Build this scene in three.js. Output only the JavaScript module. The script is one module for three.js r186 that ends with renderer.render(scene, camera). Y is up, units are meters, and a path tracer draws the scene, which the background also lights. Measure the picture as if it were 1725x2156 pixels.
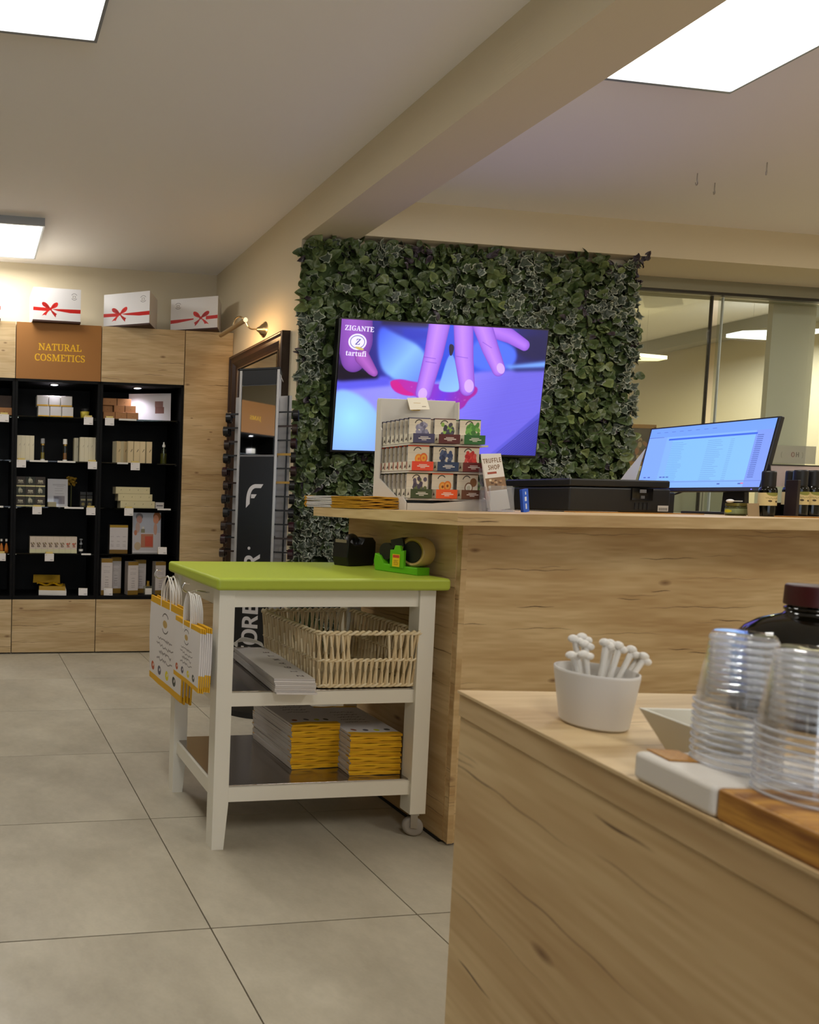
import * as THREE from 'three';
import { RectAreaLightUniformsLib } from 'three/addons/lights/RectAreaLightUniformsLib.js';
import { RoundedBoxGeometry } from 'three/addons/geometries/RoundedBoxGeometry.js';
import { mergeGeometries } from 'three/addons/utils/BufferGeometryUtils.js';

// ---------------------------------------------------------------- camera, light level
const scene = new THREE.Scene();
scene.background = new THREE.Color().setRGB(1.0, 1.1, 1.24)   // overcast sky outside the shop window;
const camera = new THREE.PerspectiveCamera(77.262, 3222.94 / 2225.51, 0.05, 60);
camera.setViewOffset(3222.94, 2225.51, 1497.94, 0, 1725, 2156);   // the photograph is the right-hand part of a wider frame
camera.position.set(0, 1.1527, 0);
camera.rotation.set(-0.052179, -0.127797, 0.019363, 'YXZ');
camera.focus = 2.7; camera.userData.fStop = 4.5;                     // the things close by are a little soft
camera.updateProjectionMatrix();
const renderer = new THREE.WebGLRenderer({ antialias: true });
renderer.toneMapping = THREE.LinearToneMapping;
renderer.toneMappingExposure = 1.8;
renderer.shadowMap.enabled = true;
RectAreaLightUniformsLib.init();
const PANEL_LIGHT = 9.0;                                           // ceiling panels, radiance
const PANEL_TINT = 0xfffcf6;
const CEIL = 2.885;

// ---------------------------------------------------------------- helpers
let seed = 20;
const rnd = (a = 0, b = 1) => { seed = (seed + 0x6d2b79f5) | 0; let t = Math.imul(seed ^ (seed >>> 15), 1 | seed); t = (t + Math.imul(t ^ (t >>> 7), 61 | t)) ^ t; return a + (b - a) * (((t ^ (t >>> 14)) >>> 0) / 4294967296); };
const reseed = (n) => { seed = n * 7919; };
const V = (x, y, z) => new THREE.Vector3(x, y, z);
const ORD = ['first', 'second', 'third', 'fourth', 'fifth', 'sixth', 'seventh', 'eighth', 'ninth', 'tenth', 'eleventh', 'twelfth', 'thirteenth', 'fourteenth', 'fifteenth', 'sixteenth', 'seventeenth', 'eighteenth', 'nineteenth', 'twentieth', 'twenty-first', 'twenty-second', 'twenty-third', 'twenty-fourth', 'twenty-fifth', 'twenty-sixth'];
const used = new Map();
function numbered(n) { const k = used.get(n) || 0; used.set(n, k + 1); return k ? `${n}_${String(k).padStart(3, '0')}` : n; }
function shade(o) { o.castShadow = true; o.receiveShadow = true; return o; }
function thing(name, label, category, [x, y, z] = [0, 0, 0], turn = 0, group) {
  const o = new THREE.Group(); o.name = numbered(name); o.position.set(x, y, z); o.rotation.y = turn;
  o.userData = { label, category }; if (group) o.userData.group = group;
  scene.add(o); return o;
}
function structure(name, label, category) { const o = new THREE.Group(); o.name = numbered(name); o.userData = { kind: 'structure', label, category }; scene.add(o); return o; }
function part(parent, name, geo, mat, pos, rot) {
  const m = shade(new THREE.Mesh(geo, mat)); m.name = name;
  if (pos) m.position.set(...pos); if (rot) m.rotation.set(...rot);
  parent.add(m); return m;
}
function single(name, label, category, geo, mat, pos, rot, group) {   // a thing that is one mesh
  const m = part(scene, numbered(name), geo, mat, pos, rot); m.userData = { label, category }; if (group) m.userData.group = group; return m;
}
function copyOf(root, label, pos, turn) { const c = root.clone(); c.name = numbered(root.name.replace(/_\d{3}$/, '')); c.userData = { ...root.userData, label }; c.position.set(...pos); if (turn !== undefined) c.rotation.y = turn; scene.add(c); return c; }
const geoCache = new Map();
function cached(key, make) { if (!geoCache.has(key)) geoCache.set(key, make()); return geoCache.get(key); }
const box = (w, h, d) => cached(`b${w},${h},${d}`, () => new THREE.BoxGeometry(w, h, d));
const rbox = (w, h, d, r = 0.004, s = 2) => cached(`r${w},${h},${d},${r},${s}`, () => new RoundedBoxGeometry(w, h, d, s, r));
const cyl = (r0, r1, h, n = 20, open = false) => cached(`c${r0},${r1},${h},${n},${open}`, () => new THREE.CylinderGeometry(r0, r1, h, n, 1, open));
const lathe = (pts, n = 28) => new THREE.LatheGeometry(pts.map(([x, y]) => new THREE.Vector2(x, y)), n);
const tube = (pts, r, n = 24, k = 6, closed = false) => new THREE.TubeGeometry(new THREE.CatmullRomCurve3(pts.map((p) => V(...p)), closed), n, r, k, closed);
// uv in metres, taken from the direction each face points
function metric(geo, ox = 0, oy = 0, turn = false) {
  const g = geo.index ? geo.toNonIndexed() : geo.clone(), p = g.attributes.position, n = g.attributes.normal, uv = new Float32Array(p.count * 2);
  for (let i = 0; i < p.count; i++) {
    const ax = Math.abs(n.getX(i)), ay = Math.abs(n.getY(i)), az = Math.abs(n.getZ(i));
    let u, v;
    if (ay >= ax && ay >= az) { u = p.getX(i); v = p.getZ(i); } else if (ax >= az) { u = p.getZ(i); v = p.getY(i); } else { u = p.getX(i); v = p.getY(i); }
    if (turn) [u, v] = [v, u];
    uv[2 * i] = u + ox; uv[2 * i + 1] = v + oy;
  }
  g.setAttribute('uv', new THREE.BufferAttribute(uv, 2)); return g;
}
const mbox = (w, h, d, ox = 0, oy = 0, turn = false) => metric(new THREE.BoxGeometry(w, h, d), ox, oy, turn);
function extrude(pts, depth, bevel = 0) {   // outline in x,y; runs along +z
  const s = new THREE.Shape(pts.map(([x, y]) => new THREE.Vector2(x, y)));
  return new THREE.ExtrudeGeometry(s, { depth, bevelEnabled: bevel > 0, bevelSize: bevel, bevelThickness: bevel, bevelSegments: 2, curveSegments: 16 });
}
function slabPoly(pts, y0, y1) { const g = extrude(pts.map(([x, z]) => [x, -z]), y1 - y0); g.rotateX(-Math.PI / 2); g.translate(0, y0, 0); return g; }   // outline in x,z
const moved = (g, x, y, z, rx = 0, ry = 0, rz = 0) => { const c = g.clone(); if (rx) c.rotateX(rx); if (ry) c.rotateY(ry); if (rz) c.rotateZ(rz); c.translate(x, y, z); return c; };
const join = (list) => mergeGeometries(list.map((g) => { const c = g.index ? g.toNonIndexed() : g.clone(); for (const k of Object.keys(c.attributes)) if (!['position', 'normal', 'uv'].includes(k)) c.deleteAttribute(k); return c; }));
const std = (color, roughness = 0.6, more = {}) => new THREE.MeshStandardMaterial({ color, roughness, ...more });
const phys = (color, roughness, more) => new THREE.MeshPhysicalMaterial({ color, roughness, ...more });

// ---------------------------------------------------------------- textures
const hash = (x, y, s) => { let h = Math.imul(x, 374761393) ^ Math.imul(y, 668265263) ^ Math.imul(s, 1442695041); h = Math.imul(h ^ (h >>> 13), 1274126177); return ((h ^ (h >>> 16)) >>> 0) / 4294967296; };
function vnoise(x, y, px, py, s) {   // value noise that repeats after px, py cells
  const xi = Math.floor(x), yi = Math.floor(y), fx = x - xi, fy = y - yi, u = fx * fx * (3 - 2 * fx), v = fy * fy * (3 - 2 * fy);
  const m = (a, b) => ((a % b) + b) % b, x0 = m(xi, px), x1 = m(xi + 1, px), y0 = m(yi, py), y1 = m(yi + 1, py);
  return (hash(x0, y0, s) * (1 - u) + hash(x1, y0, s) * u) * (1 - v) + (hash(x0, y1, s) * (1 - u) + hash(x1, y1, s) * u) * v;
}
function dataTex(w, h, fill, srgb = true) {
  const d = new Uint8Array(w * h * 4);
  for (let y = 0; y < h; y++) for (let x = 0; x < w; x++) { const c = fill(x / w, y / h), i = 4 * (y * w + x); d[i] = c[0]; d[i + 1] = c[1]; d[i + 2] = c[2]; d[i + 3] = 255; }
  const t = new THREE.DataTexture(d, w, h); t.magFilter = THREE.LinearFilter; t.minFilter = THREE.LinearMipmapLinearFilter; t.generateMipmaps = true; t.wrapS = t.wrapT = THREE.RepeatWrapping;
  if (srgb) t.colorSpace = THREE.SRGBColorSpace; t.needsUpdate = true; return t;
}
function canvasTex(w, h, draw) {
  const c = document.createElement('canvas'); c.width = w; c.height = h; const g = c.getContext('2d'); draw(g, w, h);
  const t = new THREE.CanvasTexture(c); t.colorSpace = THREE.SRGBColorSpace; return t;
}
const mix = (a, b, t) => a.map((x, i) => x + (b[i] - x) * t);
// pale oak with long streaks, dark cracks and small knots; 1 repeat = 1.6 m
function oakTexture(s, light, dark) {
  const cracks = [], knots = [];
  for (let i = 0; i < 110; i++) cracks.push([hash(i, 1, s), hash(i, 2, s), 0.025 + 0.14 * hash(i, 3, s) ** 2, (0.3 + 0.85 * hash(i, 4, s) ** 2), hash(i, 5, s)]);
  for (let i = 0; i < 16; i++) knots.push([hash(i, 6, s), hash(i, 7, s), 0.0022 + 0.0026 * hash(i, 8, s)]);
  const N = 1024;
  return dataTex(N, N, (u, v) => {
    const w = v + 0.012 * (vnoise(u * 5, v * 6, 5, 6, s) - 0.5) + 0.004 * (vnoise(u * 14, v * 20, 14, 20, s + 1) - 0.5);
    const broad = vnoise(u * 3, w * 14, 3, 14, s + 2), mid = vnoise(u * 6, w * 52, 6, 52, s + 3), fine = vnoise(u * 22, w * 230, 22, 230, s + 4), patch = vnoise(u * 5, v * 4, 5, 4, s + 5);
    let t = -0.18 + 0.46 * broad + 0.5 * mid + 0.32 * fine + 0.14 * patch, c = mix(light, dark, Math.min(1, Math.max(0, t)));
    for (const [cu, cv, len, k, ph] of cracks) {
      let du = u - cu; du -= Math.round(du); if (Math.abs(du) > len) continue;
      let dv = v - cv - 0.0014 * Math.sin(du * 34 + ph * 6) - 0.0007 * Math.sin(du * 130 + ph * 9); dv -= Math.round(dv);
      const e = 1 - (du / len) ** 2, a = k * e * Math.max(0, 1 - Math.abs(dv) / 0.0015) * (0.55 + 0.45 * vnoise(u * 60, 0.5, 60, 1, s + 7));
      if (a > 0) c = mix(c, [66, 44, 24], Math.min(0.92, a));
    }
    for (const [ku, kv, r] of knots) {
      let du = u - ku, dv = v - kv; du -= Math.round(du); dv -= Math.round(dv);
      const q = Math.hypot(du / 2.4, dv) / r; if (q < 1.6) c = mix(c, [104, 72, 42], Math.max(0, 0.8 * (1 - q / 1.6)));
    }
    return c;
  });
}
const oakMap = oakTexture(3, [226, 202, 156], [176, 142, 94]);
oakMap.repeat.set(1 / 1.6, 1 / 1.6);
const OAK = std(0xffffff, 0.5, { map: oakMap });
const oakMap2 = oakTexture(11, [228, 205, 162], [180, 148, 102]); oakMap2.repeat.set(1 / 1.6, 1 / 1.6);
const OAK_B = std(0xffffff, 0.52, { map: oakMap2 });
const oliveMap = dataTex(512, 512, (u, v) => { const w = v + 0.06 * vnoise(u * 4, v * 5, 4, 5, 31); const r = 0.5 + 0.5 * Math.sin(w * 70 + 5 * vnoise(u * 3, v * 4, 3, 4, 32)); return mix([206, 152, 64], [104, 56, 14], 0.75 * r * vnoise(u * 6, v * 9, 6, 9, 33) + 0.3 * vnoise(u * 20, v * 120, 20, 120, 34)); });
oliveMap.repeat.set(4, 4);
const OLIVE = std(0xffffff, 0.45, { map: oliveMap });
const tileMap = dataTex(512, 512, (u, v) => { const a = vnoise(u * 4, v * 4, 4, 4, 41), b = vnoise(u * 12, v * 14, 12, 14, 42), c = vnoise(u * 60, v * 48, 60, 48, 43), d = vnoise(u * 200, v * 200, 200, 200, 44); const t = 0.4 * a + 0.3 * b + 0.18 * c + 0.12 * d; return mix([192, 184, 164], [156, 148, 130], t); });
const tileRough = dataTex(256, 256, (u, v) => { const t = 90 + 50 * vnoise(u * 8, v * 8, 8, 8, 46) + 30 * vnoise(u * 40, v * 40, 40, 40, 47); return [t, t, t]; }, false);
const TILE = std(0xffffff, 0.85, { map: tileMap, roughnessMap: tileRough });
const plasterBump = dataTex(256, 256, (u, v) => { const t = 110 + 60 * vnoise(u * 30, v * 30, 30, 30, 51) + 70 * vnoise(u * 90, v * 90, 90, 90, 52); return [t, t, t]; }, false);
plasterBump.repeat.set(1.5, 1.5);
const PLASTER = std(0xd8ccb0, 0.92, { bumpMap: plasterBump, bumpScale: 0.0006 });
const CEILING = std(0xf2efec, 0.95, { bumpMap: plasterBump, bumpScale: 0.0005 });
const WHITE = std(0xe6e2da, 0.45), BLACK = std(0x0b0b0c, 0.45), BLACKGLOSS = std(0x060607, 0.12), PAPER = std(0xe9e4dc, 0.8), CREAM = std(0xd8cba6, 0.75), STEEL = std(0xb9b6b2, 0.28, { metalness: 1 }), CHROME = std(0xd8d6d2, 0.12, { metalness: 1 }), BRASS = std(0xb99a5a, 0.25, { metalness: 1 });
const GOLD = std(0xa8842a, 0.4, { metalness: 0.5 }), BROWN = std(0x5a2f16, 0.6), YELLOW = std(0xe0a808, 0.65), RED = std(0x8a1210, 0.5), KRAFT = std(0x8e6136, 0.85);
const NICHE = phys(0x050506, 0.6, { specularIntensity: 0.35 }), SHELFGLASS = phys(0xa9b8b8, 0.03, { transmission: 1, thickness: 0, ior: 1.5 });
const PAPER_BOX = std(0xe2ddd4, 0.75);

// ---------------------------------------------------------------- the room
// floor of 60 cm tiles with thin joints
{
  const f = structure('floor', 'beige square floor tiles with thin dark joints', 'floor');
  part(f, 'grout_bed', box(9.8, 0.1, 7.9), std(0x5a5040, 0.9), [1.3, -0.0535, -1.2]);
  const variants = [];
  for (let k = 0; k < 6; k++) { const g = new RoundedBoxGeometry(0.5965, 0.012, 0.5965, 1, 0.0012); const p = g.attributes.position, uv = g.attributes.uv; for (let i = 0; i < p.count; i++) uv.setXY(i, p.getX(i) * 0.9 + 0.17 * k, p.getZ(i) * 0.9 + 0.31 * k * k); variants.push(g); }
  reseed(5);
  for (let i = -7; i <= 8; i++) for (let j = -7; j <= 5; j++) part(f, 'tile', variants[Math.floor(rnd(0, 6))], TILE, [0.6557 + (i + 0.5) * 0.6, -0.006, -1.6431 - (j + 0.5) * 0.6]);
}
{
  const c = structure('ceiling', 'pale plaster ceiling', 'ceiling');
  part(c, 'ceiling_slab', box(9.6, 0.15, 7.8), CEILING, [1.4, CEIL + 0.075, -1.3]);
  const b = structure('trim_1', 'plaster beam crossing the ceiling towards the leafy wall', 'beam');
  part(b, 'beam_body', box(0.32, 0.225, 6.22), PLASTER, [2.06, 2.7725, -0.61]);
}
{
  const wall = (name, label, list) => { const w = structure(name, label, 'wall'); for (const [sx, sy, sz, x, y, z] of list) part(w, 'wall_panel', box(sx, sy, sz), PLASTER, [x, y, z]); return w; };
  wall('wall_back', 'beige wall behind the display cabinets', [[5.2, CEIL, 0.15, -0.7, CEIL / 2, -5.145]]);
  wall('wall_mirror', 'beige side wall that carries the mirror', [[0.28, CEIL, 1.35, 2.04, CEIL / 2, -4.395]]);
  wall('wall_middle', 'beige wall behind the leafy panel', [[2.14, 2.675, 0.3, 3.03, 1.3375, -3.872], [4.25, CEIL - 2.675, 0.3, 4.075, 2.78, -3.79]]);
  wall('wall_left', 'beige wall on the left outside the view', [[0.15, CEIL, 7.8, -3.375, CEIL / 2, -1.3]]);
  wall('wall_right', 'beige wall on the right outside the view', [[0.15, CEIL, 6.4, 6.2, CEIL / 2, -0.6]]);
  // wall behind the viewer with a glass shop front
  wall('wall_front', 'beige wall behind the viewer', [[1.95, CEIL, 0.15, -2.475, CEIL / 2, 2.575], [4.55, CEIL, 0.15, 3.975, CEIL / 2, 2.575], [3.2, CEIL - 2.3, 0.15, 0.1, (CEIL + 2.3) / 2, 2.575]]);
  const w2 = structure('window_2', 'wide glass shop front behind the viewer', 'shop window');
  part(w2, 'pane', box(3.16, 2.26, 0.01), phys(0xffffff, 0.02, { transmission: 1, thickness: 0 }), [0.1, 1.15, 2.575]);
  part(w2, 'window_frame', join([moved(box(3.2, 0.05, 0.08), 0.1, 0.025, 2.575), moved(box(3.2, 0.05, 0.08), 0.1, 2.275, 2.575), ...[-1.475, -0.4, 0.6, 1.675].map((x) => moved(box(0.05, 2.2, 0.08), x, 1.15, 2.575))]), std(0x3a3a3c, 0.5));
}
// glazed partition right of the leafy panel and the room behind it
{
  const frameMat = std(0x8a8670, 0.5), darkMetal = std(0x2a2722, 0.4), glass = phys(0xeef2ee, 0.02, { transmission: 1, thickness: 0, ior: 1.5 });
  const w = structure('window_1', 'frameless glass partition with a grey head rail', 'glass partition');
  part(w, 'lintel', box(2.1, 0.075, 0.16), frameMat, [5.15, 2.6375, -4.02]);
  part(w, 'head_rail', box(2.1, 0.018, 0.03), darkMetal, [5.15, 2.592, -3.962]);
  part(w, 'pane', box(0.875, 2.58, 0.01), glass, [4.5375, 1.29, -3.965]);
  part(w, 'pane', box(1.12, 2.58, 0.01), glass, [5.64, 1.29, -3.995]);
  part(w, 'joint_strip', box(0.012, 2.58, 0.014), darkMetal, [4.982, 1.29, -3.965]);
  part(w, 'glass_edge', box(0.008, 2.58, 0.012), std(0xc8d4d0, 0.1), [5.088, 1.29, -3.98]);
  // frosted band with lettering on the glass
  const film = std(0xffffff, 0.7, { transparent: true, opacity: 0.62, map: canvasTex(512, 160, (g, W, H) => { g.fillStyle = '#b9b7a8'; g.fillRect(0, 0, W, H); g.font = 'bold 60px sans-serif'; g.textAlign = 'center'; g.textBaseline = 'middle'; g.fillStyle = '#8b4a44'; g.fillText('O', 270, 80); g.fillStyle = '#5a4a48'; g.fillText('H', 318, 80); g.fillStyle = '#9c9a8e'; g.fillText('(', 150, 80); g.fillText(')', 372, 80); }) });
  part(w, 'frosted_band', box(0.4, 0.125, 0.002), [std(0xb9b7a8, 0.7), std(0xb9b7a8, 0.7), std(0xb9b7a8, 0.7), std(0xb9b7a8, 0.7), film, film], [5.745, 1.53, -3.988]);

  const r = structure('wall_office', 'beige walls of the room behind the glass', 'wall');
  part(r, 'wall_panel', box(0.15, CEIL, 5.2), PLASTER, [7.35, CEIL / 2, -6.6]);
  part(r, 'wall_panel', box(5.4, CEIL, 0.15), PLASTER, [4.7, CEIL / 2, -9.2]);
  part(r, 'wall_panel', box(0.15, CEIL, 5.1), PLASTER, [2.1, CEIL / 2, -6.6]);
  part(r, 'wall_panel', box(1.1, CEIL, 0.15), PLASTER, [6.75, CEIL / 2, -3.93]);
  const fl = structure('floor_office', 'plain floor of the room behind the glass', 'floor'); part(fl, 'floor_slab', box(5.2, 0.1, 5.2), TILE, [4.75, -0.05, -6.6]);
  const ce = structure('ceiling_office', 'pale ceiling of the room behind the glass', 'ceiling'); part(ce, 'ceiling_slab', box(5.4, 0.1, 5.4), CEILING, [4.75, CEIL + 0.05, -6.6]);
  const cr = structure('trim_2', 'grey cornice along the wall of the room behind the glass', 'cornice'); part(cr, 'cornice_board', box(0.2, 0.12, 5.0), std(0xa9a79c, 0.8), [7.17, 2.825, -6.6]);
  const pl = structure('wall_pillar', 'white pillar standing behind the glass', 'pillar'); part(pl, 'pillar_body', box(0.37, CEIL, 0.03), std(0xf0ece4, 0.85), [5.915, CEIL / 2, -4.165]);
}
// ---------------------------------------------------------------- ceiling lamps
function ceilingPanel(label, x, z, group) {
  const t = thing('ceiling_light', label, 'ceiling light', [x, 0, z], 0, group);
  const frame = join([moved(box(0.6, 0.05, 0.012), 0, 2.86, 0.294), moved(box(0.6, 0.05, 0.012), 0, 2.86, -0.294), moved(box(0.012, 0.05, 0.576), 0.294, 2.86, 0), moved(box(0.012, 0.05, 0.576), -0.294, 2.86, 0)]);
  part(t, 'frame', frame, std(0xaab0b8, 0.35, { metalness: 0.6 }));
  part(t, 'diffuser', box(0.574, 0.006, 0.574), std(0xffffff, 0.6, { emissive: 0xfffaf2, emissiveIntensity: 1.8 }), [0, 2.842, 0]);
  const l = new THREE.RectAreaLight(PANEL_TINT, PANEL_LIGHT, 0.57, 0.57); l.position.set(0, 2.836, 0); l.rotation.x = -Math.PI / 2; t.add(l);
  return t;
}
ceilingPanel('square ceiling panel light nearest the viewer on the left', 0.15, -2.222);
ceilingPanel('square ceiling panel light above the display cabinets', 0.15, -4.535);
ceilingPanel('square ceiling panel light above the counter, right of the beam', 2.757, -2.12);
ceilingPanel('square ceiling panel light directly over the viewer', 0.15, 0.7);
ceilingPanel('square ceiling panel light over the near counter, right of the beam', 2.757, 0.19);
ceilingPanel('square ceiling panel light far right, over the counter', 5.36, -2.12);
ceilingPanel('square ceiling panel light far right, over the near counter', 5.36, 0.19);
function pendantPanel(label, pts, y, tint) {
  const t = thing('pendant_panel', label, 'pendant light', [0, 0, 0], 0);
  const cx = pts.reduce((a, p) => a + p[0], 0) / pts.length, cz = pts.reduce((a, p) => a + p[1], 0) / pts.length;
  part(t, 'diffuser', slabPoly(pts, y, y + 0.03), std(0xffffff, 0.6, { emissive: tint, emissiveIntensity: 1.15 }));
  for (const s of [-0.15, 0.15]) part(t, 'wire', cyl(0.0006, 0.0006, CEIL - y - 0.03, 5), STEEL, [cx + s, (CEIL + y + 0.03) / 2, cz]);
  const l = new THREE.RectAreaLight(tint, 50, 0.5, 0.22); l.position.set(cx, y - 0.006, cz); l.rotation.x = -Math.PI / 2; t.add(l);
}
pendantPanel('white panel light hanging behind the glass beside the pillar', [[6.32, -4.9], [6.85, -4.9], [6.85, -4.6], [6.32, -4.78]], 2.58, 0xffffff);
pendantPanel('yellowish panel light hanging in the room behind the glass', [[5.5, -5.4], [6.12, -5.28], [6.12, -5.2], [5.5, -5.12]], 2.45, 0xffe9a0);
// small hooks screwed into the ceiling
[[3.741, -3.088, 'left one of the three'], [3.941, -3.161, 'middle one of the three'], [3.955, -2.937, 'rightmost of the three']].forEach(([x, z, w]) => single('ceiling_hook', `small wire hook in the ceiling above the monitor, ${w}`, 'hook', tube([[0, 0, 0], [0, -0.035, 0], [0.008, -0.05, 0], [-0.004, -0.062, 0], [-0.014, -0.05, 0]], 0.0022, 20, 6), STEEL, [x, CEIL, z], [0, rnd(-0.6, 0.6), 0], 'ceiling hooks'));

// ---------------------------------------------------------------- leafy wall panel
function leafGeometry(kind, k) {   // outline fan around a folded midrib; about 20 triangles
  let rim;
  if (kind === 'ivy') rim = [[0, 0], [0.2, -0.1], [0.46, -0.02], [0.4, 0.2], [0.56, 0.42], [0.34, 0.46], [0.22, 0.62], [0.14, 0.84], [0, 1]];
  else if (kind === 'dark') rim = [[0, 0], [0.16, 0.08], [0.27, 0.3], [0.26, 0.55], [0.15, 0.82], [0, 1]];
  else rim = [[0, 0], [0.22, 0.06], [0.38, 0.26], [0.4, 0.5], [0.3, 0.74], [0.14, 0.92], [0, 1]];
  const half = (s) => rim.map(([x, y]) => [s * x, y]);
  const fold = 0.25 + 0.12 * k, curl = 0.25 + 0.15 * ((k * 7) % 3);
  const P = ([x, y], q = 1) => [x * q, y * q + (1 - q) * 0.45, fold * Math.abs(x * q) - curl * (y * q + (1 - q) * 0.45) ** 2 + 0.04 * Math.sin(9 * x + 5 * y + k)];
  const pos = [], col = [];
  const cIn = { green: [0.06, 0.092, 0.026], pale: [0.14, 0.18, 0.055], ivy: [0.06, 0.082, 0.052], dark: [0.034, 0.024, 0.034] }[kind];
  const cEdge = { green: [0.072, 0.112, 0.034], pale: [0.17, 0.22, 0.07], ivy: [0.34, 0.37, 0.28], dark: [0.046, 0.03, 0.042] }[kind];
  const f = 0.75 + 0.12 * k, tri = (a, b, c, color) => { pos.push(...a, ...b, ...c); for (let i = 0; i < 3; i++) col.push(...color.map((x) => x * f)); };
  const q = kind === 'ivy' ? 0.8 : 0.7;
  for (const s of [1, -1]) {
    const h = half(s);
    for (let i = 0; i < h.length - 1; i++) {
      const a = h[i], b = h[i + 1], mid = [0, (a[1] + b[1]) / 2];
      const tr = (A, B, C, c) => (s > 0 ? tri(A, B, C, c) : tri(A, C, B, c));
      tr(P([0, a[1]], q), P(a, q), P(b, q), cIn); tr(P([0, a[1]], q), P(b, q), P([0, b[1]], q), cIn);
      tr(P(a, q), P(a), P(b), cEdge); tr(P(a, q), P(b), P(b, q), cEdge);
    }
  }
  const g = new THREE.BufferGeometry(); g.setAttribute('position', new THREE.Float32BufferAttribute(pos, 3)); g.setAttribute('color', new THREE.Float32BufferAttribute(col, 3)); g.computeVertexNormals(); return g;
}
{
  const hedge = thing('leafy_wall_panel', 'artificial hedge panel of green, ivy and purple leaves behind the television', 'hedge', [0, 0, 0]);
  part(hedge, 'backing_board', box(2.16, 2.6, 0.03), std(0x35451f, 0.9), [2.99, 1.33, -3.705]);
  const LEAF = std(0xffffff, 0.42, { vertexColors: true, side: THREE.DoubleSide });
  const kinds = { green: [], pale: [], ivy: [], dark: [] };
  for (const k of Object.keys(kinds)) for (let i = 0; i < 4; i++) kinds[k].push(leafGeometry(k, i));
  reseed(9);
  const zone = (x, y) => {   // where the photograph shows ivy, purple and plain foliage
    const n = vnoise(x * 4.2 + 3, y * 4.2 + 1, 64, 64, 77), m = vnoise(x * 3.4 + 9, y * 3.4 + 7, 64, 64, 78);
    const r = rnd();
    if (y < 1.12 && x < 2.3) return r < 0.75 ? 'ivy' : 'green';
    if (n > 0.62) return r < 0.75 ? 'ivy' : 'green';
    if (m > 0.76) return r < 0.45 ? 'dark' : 'green';
    return r < 0.17 ? 'pale' : r < 0.25 ? 'ivy' : r < 0.28 ? 'dark' : 'green';
  };
  const rows = [], LEAVES = 6000;
  const put = (x, y, edge) => {
    const kind = edge && (rnd() < 0.05 || (x > 3.85 && y > 2.45)) ? 'dark' : zone(x, y), size = (kind === 'ivy' ? rnd(0.045, 0.068) : kind === 'dark' ? rnd(0.045, 0.07) : rnd(0.045, 0.078));
    const o = new THREE.Object3D();
    o.position.set(x, y, -3.69 + rnd(0.0, 0.055)); o.rotation.set(rnd(-0.75, 0.35), rnd(-0.8, 0.8), rnd(-Math.PI, Math.PI) * (rnd() < 0.5 ? 0.5 : 1), 'YZX'); o.scale.setScalar(size); o.updateMatrix();
    rows.push({ g: kinds[kind][Math.floor(rnd(0, 4))], m: o.matrix.clone(), size: size * (0.6 + (o.position.z + 3.69) * 8), seen: y > 1.2 && !(x > 2.12 && x < 3.35 && y > 1.5 && y < 2.12) });
  };
  for (let i = 0; i < LEAVES; i++) { const y = rnd() < 0.92 ? rnd(0.95, 2.63) : rnd(0.15, 0.95); put(rnd(1.9, 4.06), y); }
  for (let i = 0; i < 420; i++) put(rnd(1.9, 2.35), rnd(0.5, 1.2));
  for (let i = 0; i < 150; i++) { put(1.905 + rnd(-0.015, 0.04), rnd(0.6, 2.62), true); put(4.06 + rnd(-0.04, 0.03), rnd(0.9, 2.66), true); put(rnd(1.93, 4.08), 2.6 + rnd(-0.02, 0.045), true); }
  rows.sort((a, b) => (b.seen - a.seen) || (b.size - a.size));
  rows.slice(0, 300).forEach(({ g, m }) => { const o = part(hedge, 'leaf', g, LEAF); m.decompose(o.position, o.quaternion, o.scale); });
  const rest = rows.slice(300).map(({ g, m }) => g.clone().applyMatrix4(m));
  const foliage = part(hedge, 'foliage', mergeGeometries(rest), LEAF); foliage.userData.kind = 'stuff';
}

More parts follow.
